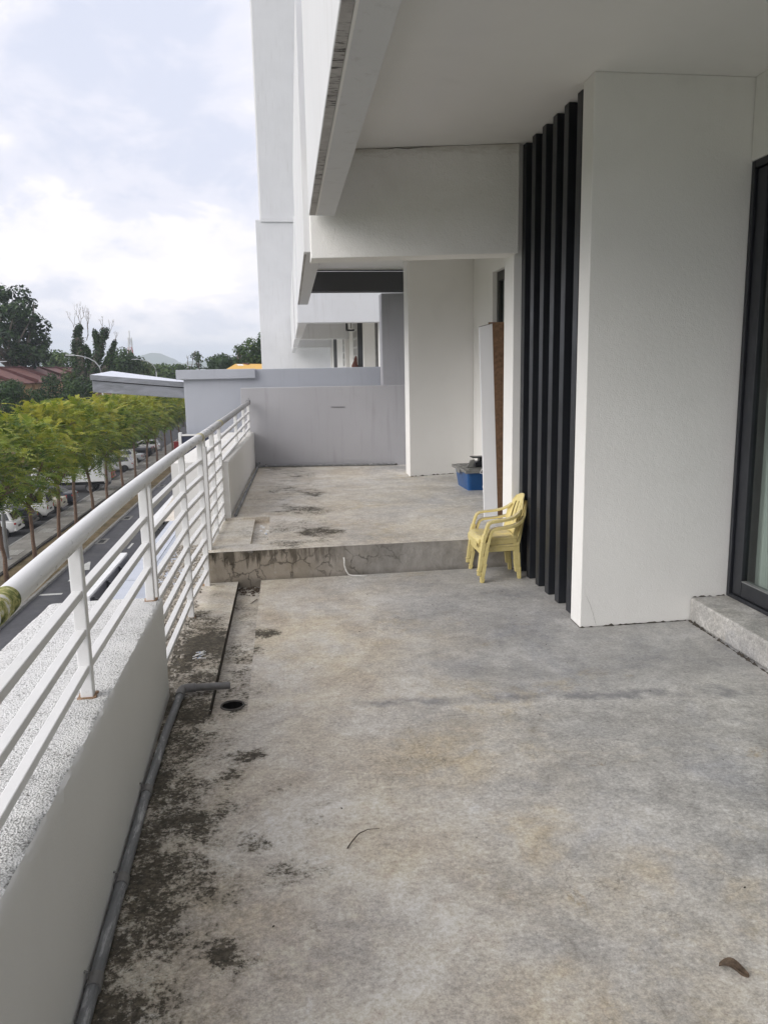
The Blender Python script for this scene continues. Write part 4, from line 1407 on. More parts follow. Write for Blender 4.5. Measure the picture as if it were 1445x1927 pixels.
# ------------------------------------------------------------------ blue box, boards and oddments
bx = thing('storage_box', 'blue plastic storage box with a grey lid by the far white wall', 'box', (2.29, 8.42, Z1))
m_blue = plain('blue_plastic', (.012, .085, .26), .35, var=.15, scale=4)
m_lid = plain('grey_lid', (.20, .20, .19), .5, var=.25, scale=14)
tb_ = MB()
prof = [(.150, .235, .004), (.155, .24, .0), (.178, .285, .19), (.182, .290, .205)]
rings = []
for hx, hy, z in prof:
    r_ = .03
    ring = []
    for cxs, cys, a0 in ((1, 1, 0), (-1, 1, 90), (-1, -1, 180), (1, -1, 270)):
        for k in range(5):
            a = rad(a0 + k * 22.5)
            ring.append((cxs * (hx - r_) + r_ * math.cos(a), cys * (hy - r_) + r_ * math.sin(a), z))
    rings.append(ring)
tb_.v = [p for r_ in rings for p in r_]
nk = len(rings[0])
tb_.f = [(i * nk + k, i * nk + (k + 1) % nk, (i + 1) * nk + (k + 1) % nk, (i + 1) * nk + k) for i in range(len(rings) - 1) for k in range(nk)] + [tuple(range(nk - 1, -1, -1))]
tb_.m = [0] * len(tb_.f)
smooth_angle(tb_.build('tub', m_blue, bx, world=False), 40)
ld = MB()
ld.box(-.205, .205, -.318, .318, .196, .226).box(-.165, .165, -.275, .275, .226, .236)
for k in range(4):
    ld.box(-.14, .14, -.22 + k * .14, -.19 + k * .14, .236, .240)
ld.build('lid', m_lid, bx, world=False, bevel=.01)
hd = MB()
hd.box(-.215, -.205, -.07, .07, .17, .215)
hd.build('latch', m_lid, bx, world=False, bevel=.004)

tl = thing('plastic_tool', 'black and grey plastic tool lying on the grey box lid', 'tool', (2.26, 8.35, Z1 + .24))
MB().box(-.02, .17, -.07, .10, .0, .052).box(.04, .20, -.02, .08, .052, .095).build('body', m_slat, tl, world=False, bevel=.006)
MB().box(-.05, .19, -.06, .07, .0955, .108).build('plate', m_slat, tl, world=False, bevel=.004)
MB().hexa([(-.13, -.10, 0), (-.06, -.10, 0), (-.04, -.05, 0), (-.11, -.05, 0), (-.085, -.10, .075), (-.035, -.10, .085), (-.035, -.06, .085), (-.085, -.06, .075)]).build('grey_wedge', m_lid, tl, world=False, bevel=.004)

rs_ = random.Random(8)
m_wrap = (lambda t: t.out(t.mix(t.step(t.noise(40, 5, .7), .55, .6), (.78, .78, .77), t.ramp(t.noise(18, 3, .6, off=(3, 1, 0)), [(.45, (.75, .75, .74)), (.55, (.10, .22, .45))])), .7))(NT('white_wrap'))
pk = thing('packaging_pile', 'crumpled white and blue packaging wedged between the blue box and the leaning boards', 'packaging', (2.235, 7.72, Z1))
for k in range(7):
    z = k * .043
    r_ = rs_.uniform(.045, .062)
    MB().lathe([(r_ * .35, z), (r_ * .95, z + .004), (r_, z + .018), (r_ * .93, z + .036), (r_ * .4, z + .041)], (rs_.uniform(-.02, .03), rs_.uniform(-.02, .02), 0), 11).build('wrapper', m_wrap, pk, world=False)
MB().tube([(-.05, 0, .30), (-.085, .0, .285), (-.10, .0, .25), (-.07, 0, .24), (-.03, 0, .27)], .004, 6).build('loop', m_wrap, pk, world=False)

m_board = plaster('white_laminate', (.76, .765, .78), .12, .03, seed=21, rough=.45)
m_chip = plain('chipboard_brown', (.20, .115, .065), .8, var=.35, scale=40, bumps=.3, bscale=160)
bw = thing('leaning_board', 'tall white board leaning in the recess behind the yellow chairs', 'board', (1.92, 6.55, Z1))
MB().hexa([(1.838, 6.50, Z1 + .001), (1.955, 6.49, Z1 + .001), (1.955, 6.512, Z1 + .001), (1.838, 6.522, Z1 + .001),
           (1.806, 6.57, 1.868), (1.916, 6.56, 1.893), (1.916, 6.582, 1.893), (1.806, 6.592, 1.868)]).build('board_body', m_board, bw, bevel=.002)
MB().hexa([(1.8055, 6.5695, 1.8685), (1.9165, 6.5595, 1.8935), (1.9165, 6.5825, 1.8935), (1.8055, 6.5925, 1.8685),
           (1.8055, 6.5695, 1.8735), (1.9165, 6.5595, 1.8985), (1.9165, 6.5825, 1.8985), (1.8055, 6.5925, 1.8735)]).build('edge_band', m_lid, bw)
for px_, pz in ((1.855, .86), (1.905, .85)):
    MB().lathe([(.001, 0), (.004, 0)], (px_, 6.55, pz), 8)
bb = thing('leaning_board', 'brown chipboard panel leaning behind the white board', 'board', (1.97, 6.66, Z1))
MB().hexa([(1.93, 6.64, Z1 + .001), (2.085, 6.635, Z1 + .001), (2.085, 6.655, Z1 + .001), (1.93, 6.66, Z1 + .001),
           (1.925, 6.70, 1.915), (2.08, 6.69, 1.915), (2.08, 6.71, 1.915), (1.925, 6.72, 1.915)]).build('board_body', m_chip, bb, bevel=.002)

# dead leaf, twig, cord and litter
lf = MB()


def leaf_pt(u, v):
    w = .019 * math.sin(math.pi * min(.98, u * .93 + .05)) ** .8
    y = (v - .5) * 2 * w
    fold = abs(v - .5) * 2
    return (-.036 + .072 * u, y * (1 - .35 * math.sin(u * 3)), .004 + .022 * fold ** 1.4 * (.4 + .6 * math.sin(u * 2.6)) + .010 * math.sin(u * 5))


lf.grid(leaf_pt, 16, 8)
m_leafdry = plain('dry_leaf', (.12, .085, .058), .8, var=.5, scale=60)
dl = lf.build('dead_leaf', m_leafdry, smooth=True)
dl.location, dl.rotation_euler = (1.13, 1.64, 0), (rad(8), 0, rad(-38))
tag(dl, 'curled brown dead leaf lying on the bare floor at lower right', 'leaf')
tg = MB().tube([(.205, 2.345, .004), (.222, 2.368, .010), (.250, 2.405, .014), (.285, 2.428, .012), (.325, 2.437, .004)], [.0022, .002, .0018, .0014, .0009], 6).build('twig', plain('twig_bark', (.05, .035, .025), .9), smooth=True)
tag(tg, 'thin curved twig lying on the floor between the black mould spots', 'twig')
cd = MB().tube([(.546, 5.795, .148), (.549, 5.792, .125), (.548, 5.79, .085), (.560, 5.788, .045), (.578, 5.785, .014), (.606, 5.78, .006), (.65, 5.775, .004), (.715, 5.75, .004)], .0055, 8).build('white_cord', plain('white_cord_plastic', (.72, .71, .68), .6, var=.2, scale=50), smooth=True)
tag(cd, 'white cord hanging out of the cracked step face', 'cord')
db = MB()
r_ = random.Random(4)
for _ in range(60):
    x, y = r_.uniform(-.235, -.085), 5.80 - abs(r_.gauss(0, .09))
    a, l = r_.uniform(0, 6.28), r_.uniform(.012, .06)
    db.tube([(x, y, zt + .004), (x + l * .5 * math.cos(a), y + l * .5 * math.sin(a), zt + r_.uniform(.006, .02)), (x + l * math.cos(a + .3), y + l * math.sin(a + .3), zt + .005)], r_.uniform(.001, .0022), 5)
for _ in range(30):
    x, y, s_ = r_.uniform(-.235, -.09), 5.80 - abs(r_.gauss(0, .1)), r_.uniform(.004, .012)
    db.box(x - s_, x + s_, y - s_ * .7, y + s_ * .7, zt, zt + s_ * .6)
tag(db.build('trench_litter', plain('litter_brown', (.10, .075, .055), .9, var=.6, scale=70)), 'dry twigs and litter heaped at the far end of the floor trench', kind='stuff')
tag(MB().tube([(-.150, 5.40, zt + .003), (-.128, 5.43, zt + .008), (-.112, 5.475, zt + .007), (-.105, 5.50, zt + .003)], [.002, .0035, .003, .001], 6).build('twig', m_leafdry, smooth=True), 'short bent twig lying in the floor trench', 'twig')
sc_ = MB()
for k in range(9):
    a = r_.uniform(-.5, .7)
    x, y = -.455 + r_.uniform(0, .05), 4.22 + r_.uniform(0, .10)
    sc_.tube([(x, y, .004), (x + .02 * math.cos(a), y + .02 * math.sin(a), .009), (x + .045 * math.cos(a + .4), y + .045 * math.sin(a + .4), .004)], .003, 5)
tag(sc_.build('paint_scrap', m_wrap), 'white paint scraps by the foot of the railing', 'scrap')
lw = MB()
for k in range(8):
    x, y = .02 + r_.uniform(-.13, .02), 6.9 + r_.uniform(-.25, .2)
    lw.box(x - .012, x + .012, y - .03, y + .02, zg_, zg_ + .01)
tag(lw.build('gutter_scrap', m_wrap), 'white scraps in the small gutter of the raised floor', kind='stuff')

# grime lines where walls meet the floor, rusty post feet, chips on the floor
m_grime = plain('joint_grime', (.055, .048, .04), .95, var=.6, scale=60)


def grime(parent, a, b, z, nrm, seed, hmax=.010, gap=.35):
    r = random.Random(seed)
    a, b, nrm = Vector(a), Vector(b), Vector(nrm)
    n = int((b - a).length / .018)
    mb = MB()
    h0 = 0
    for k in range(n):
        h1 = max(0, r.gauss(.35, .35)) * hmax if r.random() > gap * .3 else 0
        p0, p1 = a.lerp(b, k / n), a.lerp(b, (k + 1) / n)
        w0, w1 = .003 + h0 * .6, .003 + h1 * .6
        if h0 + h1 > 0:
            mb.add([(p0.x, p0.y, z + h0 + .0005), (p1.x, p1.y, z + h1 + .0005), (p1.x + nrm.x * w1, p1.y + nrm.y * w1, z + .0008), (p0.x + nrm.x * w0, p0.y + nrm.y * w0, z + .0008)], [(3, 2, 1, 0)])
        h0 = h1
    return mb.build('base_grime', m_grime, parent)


grime(near_wall, (1.80, 4.2985), (2.48, 4.2955), 0, (0, -1), 1, .012)
grime(near_wall, (1.8035, 4.30), (1.8155, 4.475), 0, (-1, 0), 2, .006)
grime(dv, (-.11, 11.019), (1.78, 10.675), Z1, (-.18, -.98), 3, .03)
grime(w2, (1.735, 9.4475), (2.60, 9.654), Z1, (.22, -.97), 4, .012)
grime(sill, (2.444, 3.42), (2.497, 4.29), 0, (-1, 0), 5, .018)
grime(sill, (2.300, -.5), (2.444, 3.42), 0, (-1, 0), 6, .014)
grime(sill, (2.51, 4.2925), (2.72, 4.2925), .1455, (0, -1), 7, .010)
grime(stub, (1.828, 5.7235), (1.95, 5.722), 0, (0, -1), 8, .01)
m_rust = plain('rusty_foot', (.28, .18, .11), .9, var=.6, scale=90)
for y, zb in [(1.17, PT(1.17)), (2.45, PT(2.45)), (3.69, PT(3.69)), (4.99, 0), (5.767, 0)]:
    x, z = hr(y)
    r = random.Random(int(y * 100))
    n = 14
    ring = [(x + (.024 + r.uniform(0, .007)) * math.copysign(1, math.cos(k * 6.283 / n + .3)) * min(1, abs(math.cos(k * 6.283 / n + .3)) * 1.4),
             y + (.024 + r.uniform(0, .007)) * math.copysign(1, math.sin(k * 6.283 / n + .3)) * min(1, abs(math.sin(k * 6.283 / n + .3)) * 1.4)) for k in range(n)]
    MB().prism(ring, zb - .002, zb + .005).build('rusty_foot', m_rust, rl)
r = random.Random(31)
ch_ = MB()
for _ in range(80):
    x, y = r.uniform(-.4, 2.3), r.uniform(1.5, 5.7)
    s_ = r.uniform(.0012, .0036)
    a = r.uniform(0, 3.1)
    ch_.prism([(x + s_ * math.cos(a + k * 1.57) * (1.6 if k % 2 else .8), y + s_ * math.sin(a + k * 1.57) * (1.6 if k % 2 else .8)) for k in range(4)], .0005, .0015 + s_ * .3, 1 if r.random() < .45 else 0)
tag(ch_.build('floor_chips', [plain('dark_crumb', (.05, .042, .032), .9), plain('pale_chip', (.62, .60, .56), .8)]), 'tiny dark crumbs and pale chips scattered over the floor', kind='stuff')

MB().tube([(1.835, 4.297, .203), (1.86, 4.297, .15), (1.882, 4.2965, .09), (1.896, 4.2965, .04), (1.905, 4.2965, .01)], [.0002, .0004, .0005, .0004, .0003], 5).build('hairline_crack', m_grime, near_wall)
_bp = [(.86, 5.854, 3.064), (.93, 5.839, 3.058), (1.0, 5.825, 3.065), (1.08, 5.808, 3.056), (1.17, 5.79, 3.063), (1.25, 5.773, 3.06)]
MB().tube(_bp, [.0006, .002, .0016, .0026, .0014, .0005], 5).build('plaster_crack', m_grime, cb)
# ------------------------------------------------------------------ street level
GZ = -8.45
SL = .03


def S(x, y, z=GZ):
    """street coordinates: x across, measured at y = 50, y along"""
    return (x + SL * (y - 50), y, z)


def strip(x0, x1, y0, y1, z0, z1, mb=None, mi=0):
    mb = mb or MB()
    return mb.hexa([S(x0, y0, z0), S(x1, y0, z0), S(x1, y1, z0), S(x0, y1, z0), S(x0, y0, z1), S(x1, y0, z1), S(x1, y1, z1), S(x0, y1, z1)], mi)


def ground_mat(name, stops, scale, rough=.9, bumpd=.02, s2=None):
    t = NT(name)
    n = t.noise(scale, 8, .68, .3)
    c = t.ramp(n, stops)
    c = t.mix(.4, c, t.ramp(t.noise(scale * 9, 5, .7), [(.3, .35), (.7, .65)]), 'OVERLAY')
    return t.out(c, rough, t.bump(t.noise(scale * 6, 6, .7), .5, bumpd), spec=.25)


m_asphalt = ground_mat('asphalt', [(.3, (.085, .085, .093)), (.55, (.11, .11, .12)), (.75, (.14, .14, .145))], .45)
m_asphalt2 = ground_mat('asphalt_parking', [(.3, (.045, .045, .048)), (.6, (.07, .07, .072)), (.8, (.10, .10, .10))], .6)
m_soil = ground_mat('dry_grass_soil', [(.28, (.055, .048, .022)), (.42, (.11, .085, .045)), (.55, (.16, .12, .065)), (.68, (.19, .15, .09)), (.8, (.10, .10, .04))], .9, bumpd=.06)
m_field = ground_mat('green_ground', [(.3, (.03, .05, .015)), (.6, (.06, .085, .03)), (.8, (.10, .10, .05))], .12, bumpd=.1)
m_kerb = ground_mat('kerb_cement', [(.3, (.17, .165, .155)), (.7, (.32, .315, .30))], 2.5)
m_kerbdark = ground_mat('kerb_mouldy', [(.3, (.025, .023, .02)), (.6, (.06, .055, .05)), (.8, (.14, .13, .12))], 1.8)
m_slab = ground_mat('paving_cement', [(.3, (.16, .15, .135)), (.55, (.24, .23, .21)), (.75, (.33, .32, .30))], .8)
m_paint = ground_mat('road_paint', [(.3, (.52, .52, .50)), (.7, (.75, .75, .73))], 3)

gr_ = MB()
gr_.quad((-4000, -400, GZ - .16), (4000, -400, GZ - .16), (4000, 3600, GZ - .16), (-4000, 3600, GZ - .16))
tag(gr_.build('ground', m_field), 'green ground stretching to the horizon', kind='structure')
tag(strip(-10.25, -1.2, -20, 190, GZ - .1, GZ).build('road', m_asphalt), 'grey asphalt road running along the shop row', kind='structure')
tag(strip(-31, -15.16, 20, 190, GZ - .14, GZ - .02).build('parking_lot', m_asphalt2), 'dark asphalt parking bays beyond the walkway', kind='structure')
pst = strip(-13.12, -10.42, -20, 190, GZ - .1, GZ + .08).build('planting_strip', m_soil)
tag(pst, 'bare brown planting strip under the row of young trees', kind='structure')
kb = MB()
strip(-10.41, -10.26, -20, 190, GZ - .1, GZ + .12, kb)
tag(kb.build('road_kerb', m_kerb), 'cement kerb between road and planting strip', kind='structure')
kb = MB()
y = 24.0
rr = random.Random(2)
while y < 150:
    l = rr.uniform(1.6, 3.2)
    o_ = rr.uniform(-.02, .02)
    strip(-13.30 + o_, -13.13, y, y + l - .03, GZ - .1, GZ + .17 + rr.uniform(-.02, .02), kb)
    y += l
tag(kb.build('walkway_edge', m_kerbdark), 'mouldy dark edging along the walkway', kind='structure')
walk = strip(-15.0, -13.31, 24, 150, GZ - .1, GZ + .06).build('walkway', m_kerbdark)
tag(walk, 'cement walkway between the parked cars and the trees', kind='structure')
kb = MB()
strip(-15.155, -15.01, 24, 150, GZ - .1, GZ + .10, kb)
kb.build('walkway_kerb', m_kerb, walk)
# paving slabs laid with open joints, and the slotted covers set among them
y, k = 26.0, 0
slab_me = None
while y < 118:
    l = 1.5
    mb = MB()
    strip(-14.985, -13.325, y, y + l - .025, GZ + .062, GZ + .094 + rr.uniform(-.006, .006), mb)
    mb.build('paving_slab', m_slab, walk)
    y += l
m_grate = plain('grate_pale', (.42, .41, .38), .8)
for yg in (46.2, 52.5, 58.6, 64.8, 71.0, 77.2, 83.4, 89.6):
    gm = MB()
    xg = -14.2
    for i in range(9):
        yy = yg - .62 + i * .155
        strip(xg - .36, xg + .36, yy, yy + .07, GZ + .10, GZ + .112, gm)
    for xx in (-.37, -.01, .35):
        strip(xg + xx, xg + xx + .03, yg - .64, yg + .70, GZ + .10, GZ + .113, gm)
    gm.build('drain_grate', m_grate, walk)
    MB().hexa([S(xg - .37, yg - .64, GZ + .099), S(xg + .37, yg - .64, GZ + .099), S(xg + .37, yg + .70, GZ + .099), S(xg - .37, yg + .70, GZ + .099),
               S(xg - .37, yg - .64, GZ + .1005), S(xg + .37, yg - .64, GZ + .1005), S(xg + .37, yg + .70, GZ + .1005), S(xg - .37, yg + .70, GZ + .1005)]).build('grate_pit', m_black, walk)

# road markings and the kerb inlets
for k, yd in enumerate((34.2, 40.6, 47, 53.4, 59.8, 66.2, 72.6, 79)):
    o = strip(-8.05, -7.92, yd - .7, yd + .7, GZ + .002, GZ + .006).build('lane_dash', m_paint, bpy.data.objects['road'])
ar = MB()
ac = (-9.45, 41.6)
ar.prism([S(ac[0] - .09, 39.4)[:2], S(ac[0] + .09, 39.4)[:2], S(ac[0] + .09, 41.6)[:2], S(ac[0] - .09, 41.6)[:2]], GZ + .002, GZ + .006)
ar.prism([S(ac[0] - .42, 41.55)[:2], S(ac[0] + .42, 41.55)[:2], S(ac[0] + .05, 43.4)[:2], S(ac[0] - .05, 43.4)[:2]], GZ + .0065, GZ + .0085)
ar.build('lane_arrow', m_paint, bpy.data.objects['road'])
MB().prism([S(-10.2, 37.0)[:2], S(-9.2, 37.0)[:2], S(-9.2, 37.25)[:2], S(-10.2, 37.25)[:2]], GZ + .002, GZ + .006).build('lane_line', m_paint, bpy.data.objects['road'])
for yi, tone in ((48.7, 0), (56.4, 0), (64.2, 0), (72.0, 0), (80, 0)):
    inl = MB()
    strip(-10.24, -9.66, yi - .75, yi + .75, GZ + .002, GZ + .012, inl)
    inl.build('inlet_apron', m_kerb, bpy.data.objects['road'])
    strip(-10.12, -9.80, yi - .45, yi + .45, GZ + .013, GZ + .016).build('inlet_grate', m_black, bpy.data.objects['road'])
lane = strip(-6.9, -5.6, 93, 97, GZ + .002, GZ + .01).build('road_patch', ground_mat('orange_patch', [(.3, (.30, .20, .13)), (.7, (.40, .28, .2))], 2), bpy.data.objects['road'])

# ------------------------------------------------------------------ foliage
def leaf_mat(name, stops, trans=.35, rough=.5):
    t = NT(name)
    a = t.new('ShaderNodeAttribute', attribute_name='tint')
    c = t.ramp(a.outputs['Fac'], stops)
    c = t.mix(.3, c, t.ramp(t.noise(1.3, 3, .6), [(.3, .35), (.7, .65)]), 'OVERLAY')
    t.out(c, rough, spec=.3)
    tr = t.new('ShaderNodeBsdfTranslucent')
    t.put(tr.inputs['Color'], c)
    mx = t.new('ShaderNodeMixShader')
    mx.inputs[0].default_value = trans
    t.t.links.new(t.b.outputs[0], mx.inputs[1])
    t.t.links.new(tr.outputs[0], mx.inputs[2])
    t.t.links.new(mx.outputs[0], t.t.nodes['Material Output'].inputs['Surface'])
    return t.mat


def faces_mesh(name, V, F4, tint, mat):
    """V (n,3) array, F4 (m,4) quads, tint per face"""
    me = bpy.data.meshes.new(name)
    nf = len(F4)
    me.vertices.add(len(V))
    me.vertices.foreach_set('co', np.asarray(V, dtype=np.float32).ravel())
    me.loops.add(nf * 4)
    me.loops.foreach_set('vertex_index', np.asarray(F4, dtype=np.int32).ravel())
    me.polygons.add(nf)
    me.polygons.foreach_set('loop_start', np.arange(nf, dtype=np.int32) * 4)
    me.update(calc_edges=True)
    at_ = me.attributes.new('tint', 'FLOAT', 'FACE')
    at_.data.foreach_set('value', np.asarray(tint, dtype=np.float32))
    me.materials.append(mat)
    return me


def unit(v):
    return v / np.maximum(np.linalg.norm(v, axis=-1, keepdims=True), 1e-9)


def frond_cloud(base, dirs, L, W, nleaf, droop, rg, tint):
    """feather-like sprays: every base point gets a drooping rachis with paired leaflets"""
    n = len(base)
    up = np.array([0, 0, 1.0])
    side = unit(np.cross(dirs, up) + rg.normal(0, .15, (n, 3)))
    Vs, Fs, T = [], [], []
    cnt = 0
    for j in range(nleaf):
        s = (j + .6) / nleaf
        p = base + dirs * (L * s)[:, None] + np.array([0, 0, -1.0]) * (droop * L * s * s)[:, None]
        tang = unit(dirs + np.array([0, 0, -1.0]) * (2 * droop * s)[:, None])
        ll = W * (1 - .55 * s) * (.55 + .9 * min(1, s * 4))
        for sg_ in (-1, 1):
            d_ = unit(side * sg_ + tang * .75 + rg.normal(0, .16, (n, 3)) + up * -.12)
            w = tang * (L / nleaf * .40)[:, None]
            a = p - w
            b = p + w
            c = p + d_ * ll[:, None] + w * .35
            e = p + d_ * ll[:, None] - w * .35
            q_ = np.stack([a, e, c, b], 1).reshape(-1, 3)
            Vs.append(q_)
            Fs.append(cnt + np.arange(n * 4).reshape(n, 4))
            cnt += n * 4
            T.append(np.clip(tint + rg.normal(0, .05, n), 0, 1))
    return np.concatenate(Vs), np.concatenate(Fs), np.concatenate(T)


m_feather = leaf_mat('feathery_leaf', [(0, (.032, .068, .012)), (.3, (.085, .155, .022)), (.55, (.20, .265, .028)), (.78, (.34, .36, .04)), (1, (.44, .40, .06))], .42)
m_barkred = plain('young_bark', (.15, .095, .065), .9, var=.4, scale=14, bumps=.5, bscale=40)
m_bark = plain('grey_bark', (.17, .145, .12), .9, var=.4, scale=9, bumps=.5, bscale=30)
m_darkleaf = leaf_mat('dark_leaf', [(0, (.008, .020, .007)), (.5, (.022, .052, .014)), (1, (.06, .11, .028))], .25)
m_midleaf = leaf_mat('mid_leaf', [(0, (.018, .045, .010)), (.5, (.045, .095, .020)), (1, (.11, .165, .035))], .3)
m_yelleaf = leaf_mat('light_leaf', [(0, (.03, .055, .014)), (.5, (.07, .11, .025)), (1, (.14, .16, .04))], .35)


def street_tree_meshes(seed, yellow):
    rg = np.random.default_rng(seed)
    rn = random.Random(seed)
    trunk = MB()
    lean = rn.uniform(-.25, .25), rn.uniform(-.2, .2)
    H0 = 3.5 + rn.uniform(-.2, .3)
    pts = [(lean[0] * (k / 6) ** 1.3 + rn.uniform(-.04, .04) * (k > 0), lean[1] * (k / 6) + rn.uniform(-.04, .04) * (k > 0), H0 * k / 6) for k in range(7)]
    trunk.tube(pts, [.135, .11, .10, .098, .095, .092, .085], 9)
    top = Vector(pts[-1])
    br = MB()
    tips = []
    nb = 8
    for k in range(nb):
        an = k * 2.4 + rn.uniform(-.4, .4)
        R_ = rn.uniform(1.2, 2.6)
        zt2 = rn.uniform(1.6, 4.0) * (1.0 if k % 2 else .75)
        end = top + Vector((math.cos(an) * R_, math.sin(an) * R_, zt2))
        st = top + Vector((0, 0, -rn.uniform(0, .5)))
        mid = st.lerp(end, .5) + Vector((rn.uniform(-.25, .25), rn.uniform(-.25, .25), .35))
        cv = [st.lerp(mid, s) * (1 - s) + mid.lerp(end, s) * s for s in [i / 6 for i in range(7)]]
        br.tube(cv, [.055 - .042 * i / 6 for i in range(7)], 6)
        for i in range(2, 7):
            tips.append(cv[i])
        for _ in range(3):
            s0 = cv[rn.randint(2, 5)]
            e0 = s0 + Vector((rn.uniform(-1, 1), rn.uniform(-1, 1), rn.uniform(-.1, .9))).normalized() * rn.uniform(.7, 1.4)
            m0 = s0.lerp(e0, .5) + Vector((0, 0, .15))
            br.tube([s0, m0, e0], [.022, .015, .008], 5)
            tips += [m0, e0]
    # crown: sprays grown from points near the branches and through a broad dome
    tips = np.array([tuple(p) for p in tips])
    n = 360
    ci = rg.integers(0, len(tips), n)
    base = tips[ci] + rg.normal(0, .38, (n, 3)) * np.array([1.15, 1.15, .75])
    m = 260
    th = rg.uniform(0, 2 * np.pi, m)
    el = np.arccos(rg.uniform(-.12, 1, m))
    rr_ = rg.uniform(.55, 1.0, m) ** .6
    wob_ = 1 + .22 * np.sin(th * 3 + seed) + .15 * np.sin(th * 5 + el * 4 + seed * 2)
    dome = np.stack([np.cos(th) * np.sin(el) * 2.55 * wob_, np.sin(th) * np.sin(el) * 2.55 * wob_, H0 + 1.9 + np.cos(el) * 2.15 * (1 + .12 * np.sin(th * 4 + seed))], 1) * np.stack([rr_, rr_, np.ones(m)], 1)
    base = np.concatenate([base, dome])
    k_ = 90
    th = rg.uniform(0, 2 * np.pi, k_)
    rr2 = rg.uniform(.2, 1.0, k_) * 2.5
    spr = np.stack([np.cos(th) * rr2, np.sin(th) * rr2, H0 + 1.7 + 2.25 * np.sqrt(np.clip(1 - (rr2 / 2.7) ** 2, 0, 1)) + rg.normal(0, .2, k_)], 1)
    base = np.concatenate([base, spr])
    n = len(base)
    cen = np.array([top.x, top.y, H0 + 1.6])
    out_ = unit(base - cen)
    ang = rg.uniform(0, 2 * np.pi, n)
    dirs = unit(out_ * .9 + np.stack([np.cos(ang), np.sin(ang), np.zeros(n)], 1) * .8 + np.array([0, 0, .28]) + rg.normal(0, .2, (n, 3)))
    L = rg.uniform(.5, .95, n)
    L[-k_:] *= 1.55
    W = rg.uniform(.16, .25, n)
    droop = rg.uniform(.25, .6, n)
    h = (base[:, 2] - H0) / 5.0
    tint = np.clip(yellow + .42 * h + rg.normal(0, .15, n), 0, 1)      # paler and yellower with height in the crown
    V, F, T = frond_cloud(base, dirs, L, W, 7, droop, rg, tint)
    return trunk.mesh('trunk', m_barkred, True), br.mesh('branches', m_barkred, True), faces_mesh('crown', V, F, T, m_feather)


variants = [street_tree_meshes(s, yv) for s, yv in ((1, .34), (2, .46), (3, .24), (4, .40))]
TREES = [(-12.85, 34.5, 0, 1.02, 'nearest young feathery tree, at the left picture edge beside the grey lamp post'),
         (-12.70, 39.6, 2, 1.0, 'second nearest young feathery tree, beside the lamp post by the white hatchback'),
         (-12.62, 44.2, 1, 1.0, 'young feathery tree in front of the white van, third from the left edge'),
         (-12.55, 49.2, 3, 1.04, 'yellow green young tree in front of the cream pickup, fourth from the left edge'),
         (-12.45, 53.3, 0, 1.0, 'yellow green young tree in front of the dark blue sedan, fifth from the left edge'),
         (-12.35, 58.3, 1, 1.06, 'young feathery tree in front of the rear wheel of the box truck'),
         (-12.30, 63.0, 2, 1.0, 'young feathery tree in front of the box truck tail'),
         (-12.22, 69.6, 3, 1.0, 'young feathery tree before the red car'),
         (-12.10, 75.8, 0, .98, 'young feathery tree before the white hatchback with black rims'),
         (-11.95, 82.0, 1, 1.0, 'young feathery tree before the tall pale cover'),
         (-11.85, 89.8, 2, .98, 'young tree before the second lamp post, fourth from the far end'),
         (-11.65, 95.8, 3, .96, 'young tree third from the far end of the row'),
         (-11.50, 102, 0, .95, 'young tree next to the red cabinet, second from the far end'),
         (-11.3, 110, 1, .95, 'last young tree of the row, under the metal canopy by the fin')]
for i, (x, y, vi, sc_, lab) in enumerate(TREES):
    tr = thing('street_tree', lab, 'tree', (x, y, GZ + .07), rad(37 * i % 360), 'young feathery trees in a row along the planting strip')
    tr.scale = (sc_, sc_, sc_ * (1 + .03 * math.sin(i * 2.1)))
    for nm, me in zip(('trunk', 'branches', 'crown'), variants[vi]):
        o = bpy.data.objects.new(nm, me)
        COL.objects.link(o)
        o.parent = tr


def clump_cloud(centers, radii, per, size, rg, flat=.35, tint0=.5, tvar=.25, jitter=.25):
    """leaf clumps: small crossed quads spread through blobs, denser near their surface"""
    Vs, T = [], []
    for c, r, k in zip(centers, radii, per):
        d_ = unit(rg.normal(0, 1, (k, 3)))
        rr_ = rg.uniform(.35, 1.0, k) ** .45
        p = np.asarray(c) + d_ * rr_[:, None] * np.asarray(r) + rg.normal(0, jitter, (k, 3)) * size
        nrm = unit(d_ + np.array([0, 0, .6]) + rg.normal(0, .55, (k, 3)))
        t1 = unit(np.cross(nrm, rg.normal(0, 1, (k, 3))))
        t2 = np.cross(nrm, t1)
        s = size * rg.uniform(.6, 1.3, k)[:, None]
        q_ = np.stack([p - t1 * s - t2 * s * .12, p - t2 * s * .55, p + t1 * s + t2 * s * .12, p + t2 * s * .55], 1)
        Vs.append(q_.reshape(-1, 3))
        T.append(np.clip(tint0 + rg.normal(0, tvar, k) + rg.normal(0, tvar * .5), 0, 1))
    V = np.concatenate(Vs)
    return V, np.arange(len(V)).reshape(-1, 4), np.concatenate(T)


